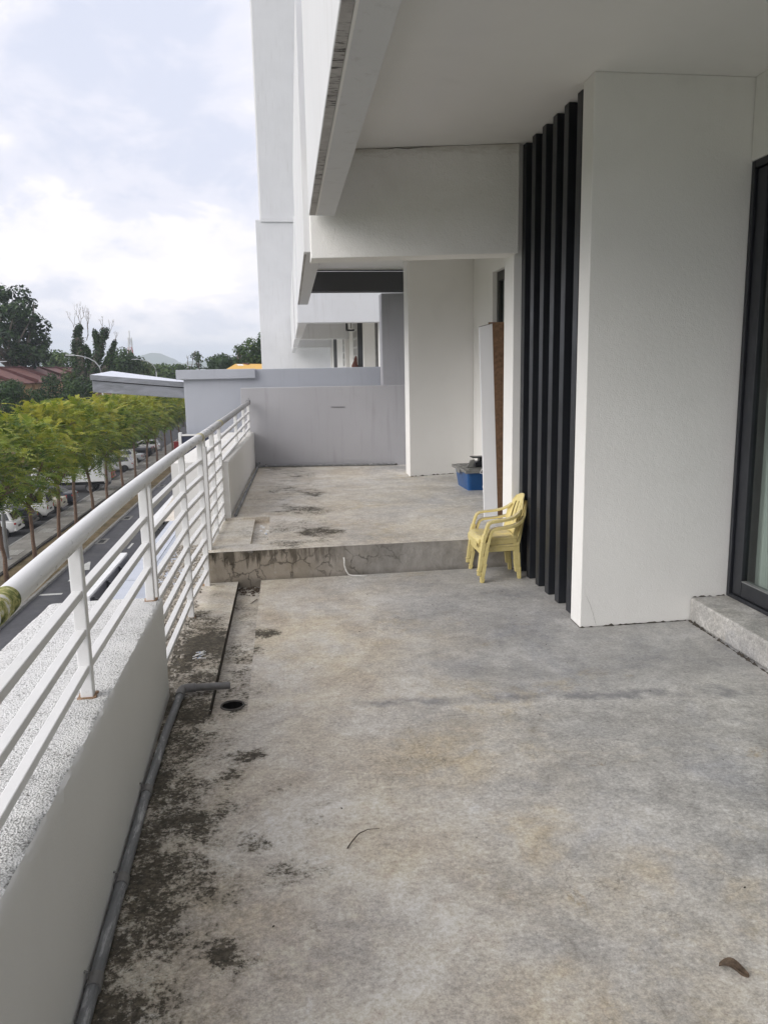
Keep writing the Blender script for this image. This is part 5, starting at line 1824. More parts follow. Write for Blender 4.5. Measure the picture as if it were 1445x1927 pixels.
def blob_tree(name, label, base, blobs, per_m2, size, mat, seed, trunk_r=.3, limbs=True, tint0=.5, tvar=.25, group=None, bark=None, cat='tree', vol=1.0):
    """blobs: (x, y, z, rx, ry, rz) in world units; base: foot of the trunk"""
    rg = np.random.default_rng(seed)
    rn = random.Random(seed)
    tr = thing(name, label, cat, base, 0, group)
    bs = np.array(blobs) - np.array([base[0], base[1], base[2], 0, 0, 0])
    per = [max(14, int(per_m2 * (b[3] * b[4] + b[3] * b[5] + b[4] * b[5]) / 3 * 4 * vol)) for b in bs]
    V, F, T = clump_cloud(bs[:, :3], bs[:, 3:], per, size, rg, tint0=tint0, tvar=tvar)
    o = bpy.data.objects.new('crown', faces_mesh('crown', V, F, T, mat))
    COL.objects.link(o)
    o.parent = tr
    top = bs[:, 2].mean()
    tb2 = MB()
    fork = Vector((rn.uniform(-.3, .3), rn.uniform(-.3, .3), max(1.0, (bs[:, 2] - bs[:, 5]).min() + .2)))
    tb2.tube([(0, 0, -.3), tuple(fork * .5 + Vector((rn.uniform(-.1, .1), 0, 0))), tuple(fork)], [trunk_r, trunk_r * .8, trunk_r * .65], 9)
    if limbs:
        for b in bs[:: max(1, len(bs) // 14)]:
            e = Vector(b[:3])
            m_ = fork.lerp(e, .5) + Vector((rn.uniform(-.4, .4), rn.uniform(-.4, .4), rn.uniform(0, .6)))
            tb2.tube([fork - Vector((0, 0, .2)), m_, e], [trunk_r * .42, trunk_r * .28, trunk_r * .1], 6)
    tb2.build('trunk', bark or m_bark, tr, smooth=True, world=False)
    return tr


def spread_blobs(cx_, cy_, z0, z1, R_, n, rmin, rmax, seed, shape='dome', flat=.7):
    rn = random.Random(seed)
    out_ = []
    while len(out_) < n:
        a, b = rn.uniform(-1, 1), rn.uniform(-1, 1)
        k = rn.random()
        lim = {'dome': math.sqrt(max(0, 1 - (max(0, k - .35) / .65) ** 2)) * (.75 + .25 * min(1, k * 3)), 'cone': 1 - k * .8, 'round': math.sin(math.pi * (.12 + .8 * k))}[shape]
        if a * a + b * b > lim * lim:
            continue
        r_ = rn.uniform(rmin, rmax)
        out_.append((cx_ + a * (R_ - r_ * .5), cy_ + b * (R_ - r_ * .5), z0 + r_ * .5 + k * (z1 - z0 - r_), r_, r_, r_ * flat))
    return out_


# the big open-crowned tree at the left
big_y = 112
bx_ = at(18, 700, big_y).x
blobs = spread_blobs(bx_, big_y, 2.0, 13.6, 6.1, 62, 1.0, 1.9, 41)
blobs = [b for b in blobs if not (b[2] < 6.5 and math.hypot(b[0] - bx_, b[1] - big_y) < 3.2 and random.Random(int(b[0] * 99)).random() < .8)]
bt = blob_tree('rain_tree', 'big tall tree with open dark crown above the red roofs at the left', (bx_, big_y, GZ), blobs, 22, .30, m_darkleaf, 5, .5, tint0=.5)
tb3 = MB()
for dx_, ex in ((-1.2, -2.6), (.4, 1.2), (1.1, 3.2), (.2, -.4)):
    tb3.tube([(dx_ * .3, 0, 0), (dx_ * .6, .2, 6), (dx_ + (ex - dx_) * .4, .1, 11), (ex, 0, 16), (ex * 1.2, .1, 19)], [.42, .34, .26, .18, .08], 8)
tb3.build('trunk', m_bark, bt, smooth=True, world=False)

# dead, vine-wrapped tree
dy = 100
d0 = at(160, 700, dy)
dt = thing('dead_tree', 'dead tree wrapped in dark creepers with bare twigs at the top', 'tree', (d0.x, dy, GZ))
G = lambda px, py: tuple(at(px, py, dy) - Vector((d0.x, dy, GZ)))
tr_ = MB()
limb_paths = [([(158, 735), (153, 690), (149, 655), (146, 628), (150, 612)], [.55, .5, .42, .3, .14]),
              ([(158, 735), (146, 690), (141, 665), (140, 640)], [.4, .34, .26, .12]),
              ([(163, 735), (176, 690), (186, 665), (191, 640), (198, 620)], [.5, .45, .4, .32, .2]),
              ([(170, 690), (168, 670), (160, 650)], [.2, .16, .1]), ([(186, 660), (182, 640), (178, 622)], [.22, .18, .08]),
              ([(168, 735), (200, 690), (209, 668), (217, 640)], [.4, .35, .28, .06])]
for pth, rds in limb_paths:
    tr_.tube([G(*p) for p in pth], rds, 8)
tr_.build('trunk', m_bark, dt, smooth=True, world=False)
tw_ = MB()
rn = random.Random(77)


def twig(p, ang, l, r, dep):
    q_ = (p[0] + math.sin(ang) * l, p[1] - math.cos(ang) * l)
    mid = ((p[0] + q_[0]) / 2 + rn.uniform(-1, 1), (p[1] + q_[1]) / 2)
    off = rn.uniform(-.6, .6)
    a_, b_, c_ = Vector(G(*p)), Vector(G(*mid)), Vector(G(*q_))
    b_.y += off
    tw_.tube([a_, b_, c_], [r, r * .8, r * .6], 5)
    if dep:
        for _ in range(rn.choice((2, 2, 3))):
            twig(q_, ang * .5 + rn.uniform(-.35, .35), l * rn.uniform(.55, .85), r * .6, dep - 1)


for p, a, l in (((146, 630), -.45, 17), ((149, 615), -.05, 16), ((150, 618), .15, 18), ((163, 640), .12, 22), ((166, 632), -.1, 20), ((196, 625), -.3, 12), ((200, 640), .4, 16), ((215, 650), .3, 10)):
    twig(p, a, l, .05, 3)
tw_.build('twigs', plain('bare_twigs', (.20, .17, .15), .9), dt, smooth=True, world=False)
cen, rds_ = [], []
for pth, rr_ in limb_paths:
    for (a, b), (ra, rb) in zip(zip(pth, pth[1:]), zip(rr_, rr_[1:])):
        for k in range(7):
            s = k / 7
            p = G(a[0] + (b[0] - a[0]) * s, a[1] + (b[1] - a[1]) * s)
            cen.append(p)
            r_ = (ra + (rb - ra) * s) * rn.uniform(.9, 1.7) + rn.uniform(.05, .28)
            rds_.append((r_, r_, r_ * 1.2))
rg = np.random.default_rng(12)
V, F, T = clump_cloud(np.array(cen), np.array(rds_), [80] * len(cen), .15, rg, tint0=.55)
o = bpy.data.objects.new('creeper', faces_mesh('creeper', V, F, T, m_darkleaf))
COL.objects.link(o)
o.parent = dt

# dome tree, left tree, and the belts behind
def simple(label, px, ytop_px, ybot_px, y, wpx, n, rmin, rmax, mat, seed, shape='round', per=26, size=.2, tint=.5, flat=.8, name='leafy_tree', grp=None, tr_r=.22, tvar=.25):
    c = at(px, ytop_px, y)
    R_ = wpx / 2 * y / FPX
    z0 = at(px, ybot_px, y).z
    return blob_tree(name, label, (c.x, y, GZ), spread_blobs(c.x, y, z0, c.z, R_, n, rmin, rmax, seed, shape, flat), per, size, mat, seed, tr_r, tint0=tint, tvar=tvar, group=grp)


simple('round dense dark green tree in front of the red roofs', 118, 689, 800, 84, 118, 46, .7, 1.15, m_darkleaf, 21, 'dome', per=60, size=.14, tint=.55, name='round_tree', tvar=.35)
simple('dark bushy tree at the left edge under the red roofs', 14, 706, 810, 78, 120, 40, .7, 1.1, m_midleaf, 22, 'dome', per=52, size=.15, tint=.32, name='round_tree')
simple('low bush of paler green between the two round dark trees', 62, 742, 830, 80, 74, 18, .6, .9, m_midleaf, 23, 'dome', per=45, size=.15, tint=.5, name='round_tree')
BELT = 'leafy trees behind the red roofs'
simple('mid green tree just right of the big tall tree', 112, 660, 720, 150, 62, 16, 1.2, 2.0, m_midleaf, 31, per=18, size=.3, grp=BELT, tint=.6)
simple('yellowish tree behind the round dark tree, below the dead tree', 150, 682, 745, 104, 80, 20, .9, 1.5, m_yelleaf, 32, per=24, size=.22, grp=BELT, tint=.35)
simple('bushy dark tree right of the dead tree', 232, 654, 712, 128, 66, 24, 1.0, 1.7, m_darkleaf, 33, 'dome', per=26, size=.24, grp=BELT, tint=.75)
simple('small pale tree under the red and white mast', 262, 676, 712, 140, 40, 12, .8, 1.3, m_yelleaf, 34, 'dome', per=24, size=.24, grp=BELT, tint=.5)
simple('low green tree between the mast and the hill', 300, 684, 712, 170, 62, 16, 1.1, 1.8, m_midleaf, 35, 'dome', per=18, size=.3, grp=BELT, tint=.7)
simple('wide green tree under the hill, above the metal canopy', 338, 682, 712, 150, 56, 14, 1.0, 1.6, m_midleaf, 36, 'dome', per=22, size=.26, grp=BELT, tint=.55)
simple('dark feathery tree above the capped grey wall', 425, 661, 705, 118, 70, 20, .7, 1.2, m_darkleaf, 37, 'dome', per=26, size=.22, grp=BELT, tint=.7)
simple('tall leafy tree against the left edge of the white tower', 482, 622, 700, 105, 66, 26, .7, 1.3, m_midleaf, 38, 'dome', per=26, size=.22, grp=BELT, tint=.4)
simple('slim upright crown left of the tall tree by the tower', 451, 640, 695, 108, 26, 10, .5, .9, m_midleaf, 39, 'round', per=34, size=.2, grp=BELT, tint=.35)
simple('thin sparse tree with a small tufted top beside the bare branches', 372, 648, 700, 120, 30, 9, .4, .75, m_darkleaf, 40, 'round', per=26, size=.2, grp=BELT, tint=.7, tr_r=.12)
bb_ = thing('bare_tree', 'small bare forked tree left of the thin sparse tree', 'tree', tuple(at(352, 700, 118))[:2] + (GZ,))
tw_ = MB()
dy, d0 = 118, at(352, 700, 118)
G = lambda px, py: tuple(at(px, py, dy) - Vector((d0.x, dy, GZ)))
tw_.tube([(0, 0, 0), G(358, 700)], [.16, .1], 6)
twig((358, 700), -.3, 14, .07, 2)
twig((359, 692), .25, 14, .06, 2)
tw_.build('trunk', m_bark, bb_, smooth=True, world=False)
# palm-like fronds above the cap
pr_ = thing('palm_clump', 'clump of dark arching palm fronds above the capped grey wall', 'plant', tuple(at(408, 700, 112))[:2] + (GZ,))
rg = np.random.default_rng(6)
o0 = at(408, 700, 112)
bpts, dirs = [], []
for k in range(70):
    b = at(395 + rg.uniform(0, 45), 698 + rg.uniform(-6, 8), 112 + rg.uniform(-2, 2))
    bpts.append((b.x - o0.x, b.y - 112, b.z - GZ))
    a = rg.uniform(-.9, .9)
    dirs.append((math.sin(a), rg.uniform(-.4, .4), math.cos(a)))
V, F, T = frond_cloud(np.array(bpts), unit(np.array(dirs)), rg.uniform(1.6, 3.0, 70), rg.uniform(.3, .5, 70), 12, rg.uniform(.2, .55, 70), rg, np.full(70, .55))
o = bpy.data.objects.new('fronds', faces_mesh('fronds', V, F, T, m_darkleaf))
COL.objects.link(o)
o.parent = pr_
MB().tube([(0, 0, 0), (.1, 0, 5), (.0, 0, 9.6)], [.2, .16, .13], 8).build('trunk', m_bark, pr_, smooth=True, world=False)

# far wood along the horizon, one mass
rg = np.random.default_rng(9)
cs, rs2, per = [], [], []
for k in range(420):
    yy = rg.uniform(190, 420)
    xx = rg.uniform(-.36, .04) * yy
    hgt = rg.uniform(6.5, 10.6) + (1.6 if rg.random() < .15 else 0)
    cs.append((xx, yy, GZ + hgt - 2.5))
    r_ = rg.uniform(2.2, 4.2)
    rs2.append((r_, r_, 2.8))
    per.append(150)
V, F, T = clump_cloud(np.array(cs), np.array(rs2), per, .55, rg, tint0=.6, tvar=.3)
o = bpy.data.objects.new('far_wood', faces_mesh('far_wood', V, F, T, m_midleaf))
COL.objects.link(o)
tag(o, 'distant wood closing the horizon', kind='stuff')
# ------------------------------------------------------------------ vehicles
m_tyre = plain('tyre_rubber', (.018, .018, .019), .85)
m_rim = plain('alloy_rim', (.42, .42, .43), .35, .7)
m_rimdark = plain('dark_rim', (.06, .06, .065), .35, .6)
m_carglass = plain('tinted_glass', (.012, .015, .018), .08, var=.05, spec=.8)
m_tail = plain('tail_lamp_red', (.35, .015, .012), .25)
m_trim = plain('black_trim', (.02, .02, .02), .6)
m_chrome = plain('bumper_steel', (.45, .45, .45), .3, .8)


def car_paint(name, col, rough=.28):
    t = NT(name)
    n = t.noise(2.2, 5, .6)
    c = t.ramp(n, [(.3, tuple(k * .9 for k in col)), (.7, col)])
    return t.out(c, rough, Coat_Weight=.6, Coat_Roughness=.08)


P_white = car_paint('paint_white', (.74, .74, .73))
P_van = car_paint('paint_van_white', (.70, .70, .68), .4)
P_black = car_paint('paint_black', (.012, .012, .014))
P_navy = car_paint('paint_navy', (.012, .016, .032))
P_cream = car_paint('paint_cream', (.55, .51, .40), .45)
P_red = car_paint('paint_red', (.33, .012, .014))
P_silver = car_paint('paint_silver', (.40, .41, .42))


def car(label, cat, rear_x, y, mat, L=4.3, W=1.75, H=1.5, belt=.92, kind='hatch', rz=180, rim=None, chrome=False):
    """car with its rear at street position (rear_x, y), nose pointing away from the walkway"""
    a = rad(rz) - SL
    hx = L / 2
    base = Vector(S(rear_x, y, GZ - .02)) + Vector((math.cos(a) * hx, math.sin(a) * hx, 0))
    c = thing('parked_' + ('van' if kind == 'van' else 'pickup' if kind == 'pickup' else 'car'), label, cat, base, a, 'vehicles parked beyond the walkway')
    w = W / 2
    st = {'hatch': [(-hx, .86, .40, belt - .10), (-hx + .14, .97, .30, belt - .01), (-hx + .6, 1, .25, belt), (0, 1, .24, belt), (hx - 1.0, 1, .25, belt - .04), (hx - .22, .94, .28, belt - .17), (hx, .80, .38, belt - .30)],
          'sedan': [(-hx, .84, .40, belt - .08), (-hx + .12, .95, .30, belt + .02), (-hx + .6, 1, .25, belt + .03), (0, 1, .24, belt), (hx - 1.0, 1, .25, belt - .04), (hx - .22, .94, .28, belt - .17), (hx, .80, .38, belt - .30)],
          'van': [(-hx, .93, .40, belt), (-hx + .07, .99, .34, belt), (0, 1, .32, belt), (hx - .5, 1, .32, belt), (hx - .1, .97, .34, belt - .06), (hx, .9, .42, belt - .2)],
          'pickup': [(-hx, .95, .50, belt), (-hx + .05, 1, .46, belt), (0, 1, .42, belt), (hx - .8, 1, .40, belt), (hx - .12, .95, .42, belt - .12), (hx, .86, .5, belt - .22)]}[kind]
    mb = MB()
    rings = []
    for x, k, zb_, zt_ in st:
        ww = w * k
        rings.append([(x, -ww * .90, zb_), (x, -ww * .985, zb_ + .10), (x, -ww, (zb_ + zt_) / 2), (x, -ww * .96, zt_ - .06), (x, -ww * .88, zt_),
                      (x, ww * .88, zt_), (x, ww * .96, zt_ - .06), (x, ww, (zb_ + zt_) / 2), (x, ww * .985, zb_ + .10), (x, ww * .90, zb_)])
    mb.v = [p for r_ in rings for p in r_]
    k = 10
    mb.f = [(i * k + j, (i + 1) * k + j, (i + 1) * k + (j + 1) % k, i * k + (j + 1) % k) for i in range(len(rings) - 1) for j in range(k)] + [tuple(range(k)), tuple((len(rings) - 1) * k + j for j in range(k - 1, -1, -1))]
    mb.m = [0] * len(mb.f)
    # cabin outline (x, z): rear base, rear top, front top, front base
    cab = {'hatch': (-hx + .10, -hx + .42, hx - 2.05, hx - 1.15), 'sedan': (-hx + .60, -hx + 1.30, hx - 2.15, hx - 1.25),
           'van': (-hx + .02, -hx + .12, hx - .95, hx - .25), 'pickup': (-hx + 1.75, -hx + 1.85, hx - 1.7, hx - 1.05)}[kind]
    bz, wr = belt - .02, w * (.90 if kind == 'van' else .78)
    wb = w * .90
    cb_ = [(cab[0], -wb, bz), (cab[3], -wb, bz), (cab[3], wb, bz), (cab[0], wb, bz), (cab[1], -wr, H), (cab[2], -wr, H), (cab[2], wr, H), (cab[1], wr, H)]
    b = MB()
    b.hexa(cb_)
    b.build('cabin', mat, c, world=False, bevel=.06 if kind != 'van' else .08, seg=3)
    smooth_angle(mb.build('body', mat, c, world=False, bevel=.03), 50)
    g = MB()
    lerp = lambda p, q_, s: tuple(p[i] + (q_[i] - p[i]) * s for i in range(3))

    def pane(p00, p10, p11, p01, s0, s1, t0, t1, off, name='window'):
        f_ = lambda s, t_: Vector(lerp(lerp(p00, p10, s), lerp(p01, p11, s), t_))
        pts = [f_(s0, t0), f_(s1, t0), f_(s1, t1), f_(s0, t1)]
        nrm = (pts[1] - pts[0]).cross(pts[3] - pts[0]).normalized() * off
        g_ = MB()
        g_.hexa([p - nrm for p in pts] + [p + nrm for p in pts])
        g_.build(name, m_carglass, c, world=False)
    c0, c1, c2, c3, c4, c5, c6, c7 = cb_
    spans = {'hatch': ((.07, .36), (.39, .68), (.70, .90)), 'sedan': ((.12, .45), (.48, .86)), 'van': ((.06, .33), (.37, .64), (.68, .90)), 'pickup': ((.15, .85),)}[kind]
    for s0, s1 in spans:
        pane(c0, c1, c5, c4, s0, s1, .16, .86, .012)
        pane(c3, c2, c6, c7, s0, s1, .16, .86, .012)
    pane(c0, c3, c7, c4, .10, .90, .14, .86, .014, 'rear_window')
    pane(c1, c2, c6, c5, .08, .92, .10, .90, .014, 'windscreen')
    for sy_ in (-1, 1):
        lz = belt - .22 if kind != 'van' else belt - .35
        lh = .12 if kind in ('hatch', 'sedan') else .26
        MB().box(-hx - .012, -hx + .10, sy_ * w * .78 - .10, sy_ * w * .78 + .10, lz, lz + lh).build('tail_light', m_tail, c, world=False, bevel=.02)
    MB().box(-hx - .02, -hx + .01, -.24, .24, belt - .42, belt - .30).build('number_plate', m_trim, c, world=False)
    MB().box(-hx - .05, -hx + .12, -w * .93, w * .93, .36, .52 if not chrome else .48).build('rear_bumper', m_chrome if chrome else (mat if kind in ('hatch', 'sedan') else m_trim), c, world=False, bevel=.03)
    for sx_ in (-1, 1):
        for sy_ in (-1, 1):
            wx, wy, rw = sx_ * (hx - .78), sy_ * (w - .10), .32
            ar_ = MB()
            ar_.lathe([(.001, -.09), (rw + .07, -.09), (rw + .07, .115), (.001, .115)], (0, 0, 0), 18)
            ar_.v = [(wx + p[0], wy + p[2] * sy_, rw + p[1]) for p in ar_.v]
            ar_.build('wheel_arch', m_trim, c, world=False)
            ty = MB()
            ty.lathe([(rw * .62, -.1), (rw * .95, -.1), (rw, -.06), (rw, .10), (rw * .94, .135), (rw * .64, .135)], (0, 0, 0), 20)
            ty.v = [(wx + p[0], wy + p[2] * sy_, rw + p[1]) for p in ty.v]
            o = ty.build('wheel', m_tyre, c, world=False, smooth=True)
            rm = MB()
            rm.lathe([(.001, .11), (rw * .16, .125), (rw * .2, .10), (rw * .62, .10), (rw * .66, .13)], (0, 0, 0), 20)
            for q_ in range(5):
                a_ = q_ * 2 * math.pi / 5
                rm.bar((0.03 * math.cos(a_), .03 * math.sin(a_), .118), (rw * .62 * math.cos(a_), rw * .62 * math.sin(a_), .118), .07, .02)
            rm.v = [(wx + p[0], wy + p[2] * sy_, rw + p[1]) for p in rm.v]
            rm.build('rim', rim or m_rim, o, world=False)
    return c


car('white hatchback with red tail lights at the left edge, behind the lamp post', 'car', -15.75, 52.3, P_white, 4.2, 1.75, 1.56, .98)
car('small black car squeezed between the white hatchback and the white van', 'car', -15.55, 54.75, P_black, 3.9, 1.65, 1.40, .90)
car('old white van with dark rear window, third vehicle from the left', 'van', -15.35, 57.7, P_van, 4.5, 1.72, 2.0, 1.12, 'van')
car('cream pickup with steel rear bumper, just beyond the white van', 'pickup', -15.2, 60.6, P_cream, 4.6, 1.70, 1.6, 1.05, 'pickup', chrome=True)
car('dark blue sedan between the cream pickup and the box truck', 'car', -15.25, 63.9, P_navy, 4.6, 1.8, 1.46, .95, 'sedan')
car('red car just beyond the box truck', 'car', -15.1, 77.2, P_red, 4.2, 1.7, 1.46, .95)
car('white hatchback with dark spoked rims beyond the red car', 'car', -14.6, 84.6, P_white, 4.3, 1.76, 1.6, .98, rim=m_rimdark)
car('silver sedan beyond the tall pale cover', 'car', -15.0, 92.5, P_silver, 4.5, 1.76, 1.45, .93, 'sedan')
car('black pickup near the far end of the parked row', 'pickup', -14.9, 98.5, P_black, 5.0, 1.85, 1.75, 1.15, 'pickup')
car('last white car of the parked row, left of the red cabinet', 'car', -15.0, 104.5, P_white, 4.3, 1.75, 1.5, .95)

# box truck
ty0 = 70.6
tk = thing('box_truck', 'white box truck backed over the edge of the walkway', 'truck', S(-14.2, ty0, GZ - .02), math.pi - SL)
m_box = plain('truck_box_white', (.72, .73, .72), .45, var=.06)
bxm = MB()
bxm.box(0, 4.6, -1.1, 1.1, .95, 3.35)
bxm.build('cargo_box', m_box, tk, world=False, bevel=.03)
for k in range(13):
    for sy_ in (-1, 1):
        MB().box(.18 + k * .36, .225 + k * .36, sy_ * 1.1 - .018, sy_ * 1.1 + .018, 1.0, 3.3).build('panel_rib', m_box, tk, world=False)
rf = MB()
rf.box(-.05, .06, -1.13, -1.0, .8, 3.4).box(-.05, .06, 1.0, 1.13, .8, 3.4).box(-.05, .06, -1.0, 1.0, 3.25, 3.4).box(-.05, .06, -1.0, 1.0, .8, .98)
rf.build('rear_frame', plain('worn_grey_frame', (.34, .35, .33), .6, var=.4, scale=8), tk, world=False, bevel=.015)
for sy_ in (-.5, .5):
    MB().box(-.035, -.005, sy_ - .48, sy_ + .48, 1.0, 3.24).build('rear_door', plain('worn_door', (.45, .46, .44), .6, var=.3, scale=6), tk, world=False)
    MB().tube([(-.05, sy_ + .25, 1.0), (-.05, sy_ + .25, 3.2)], .02, 6).build('lock_rod', m_chrome, tk, world=False)
MB().box(.1, 6.0, -.45, .45, .62, .90).build('chassis', m_trim, tk, world=False)
MB().box(.0, .12, -1.0, 1.0, .45, .60).build('rear_bar', m_trim, tk, world=False)
MB().hexa([(4.75, -.98, .55), (6.3, -.98, .55), (6.3, .98, .55), (4.75, .98, .55), (4.75, -.95, 2.25), (5.9, -.9, 2.25), (5.9, .9, 2.25), (4.75, .95, 2.25)]).build('cab', P_van, tk, world=False, bevel=.08, seg=3)
for sy_ in (-1, 1):
    for wx in (1.35, 5.4):
        ty = MB()
        ty.lathe([(.24, -.14), (.36, -.14), (.40, -.09), (.40, .11), (.37, .15), (.24, .15)], (0, 0, 0), 20)
        ty.v = [(wx + p[0], sy_ * .92 + p[2] * sy_, .40 + p[1]) for p in ty.v]
        o = ty.build('wheel', m_tyre, tk, world=False, smooth=True)
        rm = MB()
        rm.lathe([(.001, .06), (.08, .09), (.1, .06), (.22, .08), (.245, .14)], (0, 0, 0), 18)
        rm.v = [(wx + p[0], sy_ * .92 + p[2] * sy_, .40 + p[1]) for p in rm.v]
        rm.build('rim', m_rim, o, world=False)
    MB().box(.75, 2.0, sy_ * 1.02 - .03, sy_ * 1.02 + .03, .84, .94).build('mudguard', m_trim, tk, world=False)
# black script on the near side: an outlined S under a looped flourish
ink = MB()
yy = 1.1 + .026
sc = lambda u, v: (3.1 - u * .62, yy, 1.55 + v * .62)
Sx = [(.85, .92), (.62, 1.0), (.30, .96), (.18, .78), (.36, .62), (.66, .52), (.84, .36), (.74, .12), (.42, 0.02), (.12, .12)]
ink.tube([sc(*p) for p in Sx], .035, 6)
ink.tube([sc(p[0] + .22, p[1] - .06) for p in Sx], .018, 6)
fl2 = [(.1, 1.35), (.5, 1.25), (.95, 1.35), (1.05, 1.7), (.7, 1.95), (.35, 1.8), (.45, 1.5), (.9, 1.45), (1.3, 1.65)]
ink.tube([sc(*p) for p in fl2], .03, 6)
ink.build('lettering', m_trim, tk, world=False)

# ------------------------------------------------------------------ street furniture
def lamp(label, base, flip=1, htop=11.0):
    l = thing('street_lamp', label, 'street lamp', base, 0, 'street lamps with curved arms')
    m_galv = bpy.data.materials.get('galvanised') or plain('galvanised', (.42, .43, .44), .5, .5)
    MB().lathe([(.001, .0), (.22, .0), (.22, .04), (.001, .04)], (0, 0, 0), 12).build('base_plate', m_galv, l, world=False)
    MB().tube([(0, 0, .02), (0, 0, 3), (0, 0, 7), (0, 0, htop - 1.6)], [.115, .10, .075, .06], 12).build('pole', m_galv, l, world=False, smooth=True)
    z = htop - 1.6
    arc = [(0, 0, z), (-.12 * flip, 0, z + .5), (-.45 * flip, 0, z + .95), (-.95 * flip, 0, z + 1.25), (-1.6 * flip, 0, z + 1.45), (-2.2 * flip, 0, z + 1.55)]
    MB().tube(arc, [.06, .055, .05, .045, .042, .04], 10).build('arm', m_galv, l, world=False, smooth=True)
    MB().hexa([(-2.15 * flip, -.12, z + 1.47), (-2.9 * flip, -.09, z + 1.52), (-2.9 * flip, .09, z + 1.52), (-2.15 * flip, .12, z + 1.47),
               (-2.15 * flip, -.10, z + 1.62), (-2.9 * flip, -.07, z + 1.60), (-2.9 * flip, .07, z + 1.60), (-2.15 * flip, .10, z + 1.62)] if flip > 0 else
              [(2.9, -.09, z + 1.52), (2.15, -.12, z + 1.47), (2.15, .12, z + 1.47), (2.9, .09, z + 1.52), (2.9, -.07, z + 1.60), (2.15, -.10, z + 1.62), (2.15, .10, z + 1.62), (2.9, .07, z + 1.60)]).build('lamp_head', m_galv, l, world=False, bevel=.02)
    return l


lamp('nearest street lamp, its grey pole standing on the walkway at the left edge', S(-14.05, 44.7, GZ + .09), htop=11.5)
lamp('street lamp whose pale curved arm crosses the dead tree', S(-14.9, 74.5, GZ + .06), htop=11.6)
lamp('street lamp with its arm over the middle of the metal canopy', S(-14.75, 104, GZ + .06), htop=11.6)
lamp('farthest street lamp, its arm showing just left of the capped grey wall', S(-14.4, 160, GZ), htop=11.4)
hp_ = at(6, 679, 100)
lamp('street lamp behind the red roofs, only its head showing at the left edge', (hp_.x - 2.5, 100, GZ - .1), flip=-1, htop=11.7)

rc = thing('red_cabinet', 'small red metal cabinet at the end of the planting strip', 'cabinet', S(-12.72, 103, GZ + .08))
m_redcab = plain('cabinet_red', (.32, .02, .02), .45)
MB().box(-.32, .32, -.25, .25, .0, 1.15).build('cabinet_body', m_redcab, rc, world=False, bevel=.02)
MB().box(-.36, .36, -.29, .29, 1.15, 1.22).build('cabinet_roof', m_redcab, rc, world=False, bevel=.015)
MB().box(-.26, .26, -.262, -.25, .08, 1.05).build('cabinet_door', m_redcab, rc, world=False, bevel=.005)
cv = thing('pale_cover', 'tall pale pointed cover standing at the edge of the walkway', 'cover', S(-15.2, 88, GZ + .05))
rn = random.Random(5)
MB().lathe([(.34, 0), (.33, .25), (.30, .7), (.26, 1.15), (.20, 1.5), (.09, 1.75), (.03, 1.95), (.001, 1.98)], (0, 0, 0), 9).build('fabric', plain('pale_canvas', (.62, .62, .55), .9), cv, world=False)
MB().tube([(0, 0, -.02), (0, 0, 2.05)], .025, 6).build('pole', m_trim, cv, world=False)

# ------------------------------------------------------------------ houses, mast, hill
t = NT('red_roof_tiles')
_x, _y, _z = t.xyz()
_r = t.math('FRACT', t.math('MULTIPLY', _x, 2.4))
_n = t.noise(1.4, 6, .7)
_c = t.ramp(_n, [(.3, (.11, .046, .04)), (.55, (.18, .078, .064)), (.75, (.25, .125, .10))])
_c = t.mix(t.step(_r, .0, .22, .55, 0.0), _c, (.05, .025, .022))
m_tiles = t.out(_c, .75, t.bump(_r, .6, .03))
m_coping = plain('coping_maroon', (.10, .030, .028), .6)
m_housewall = plain('ochre_wall', (.42, .26, .14), .85)
HOUSES = 'red roofed terrace houses beyond the parking bays'
hl = ['nearest red roofed terrace house, mostly cut by the left picture edge', 'second red roofed terrace house from the left edge, above the dark bushy tree',
      'third red roofed terrace house, its eave ending at an ochre wall', 'fourth red roofed terrace house, beside the round dark tree',
      'fifth red roofed terrace house, behind the top of the round dark tree', 'red roofed terrace house hidden to its ridge by the round dark tree',
      'red roofed terrace house right of the round dark tree', 'red roofed terrace house with a white roof panel, under the arm of the street lamp',
      'farthest red roofed terrace house, above the tip of the metal canopy']
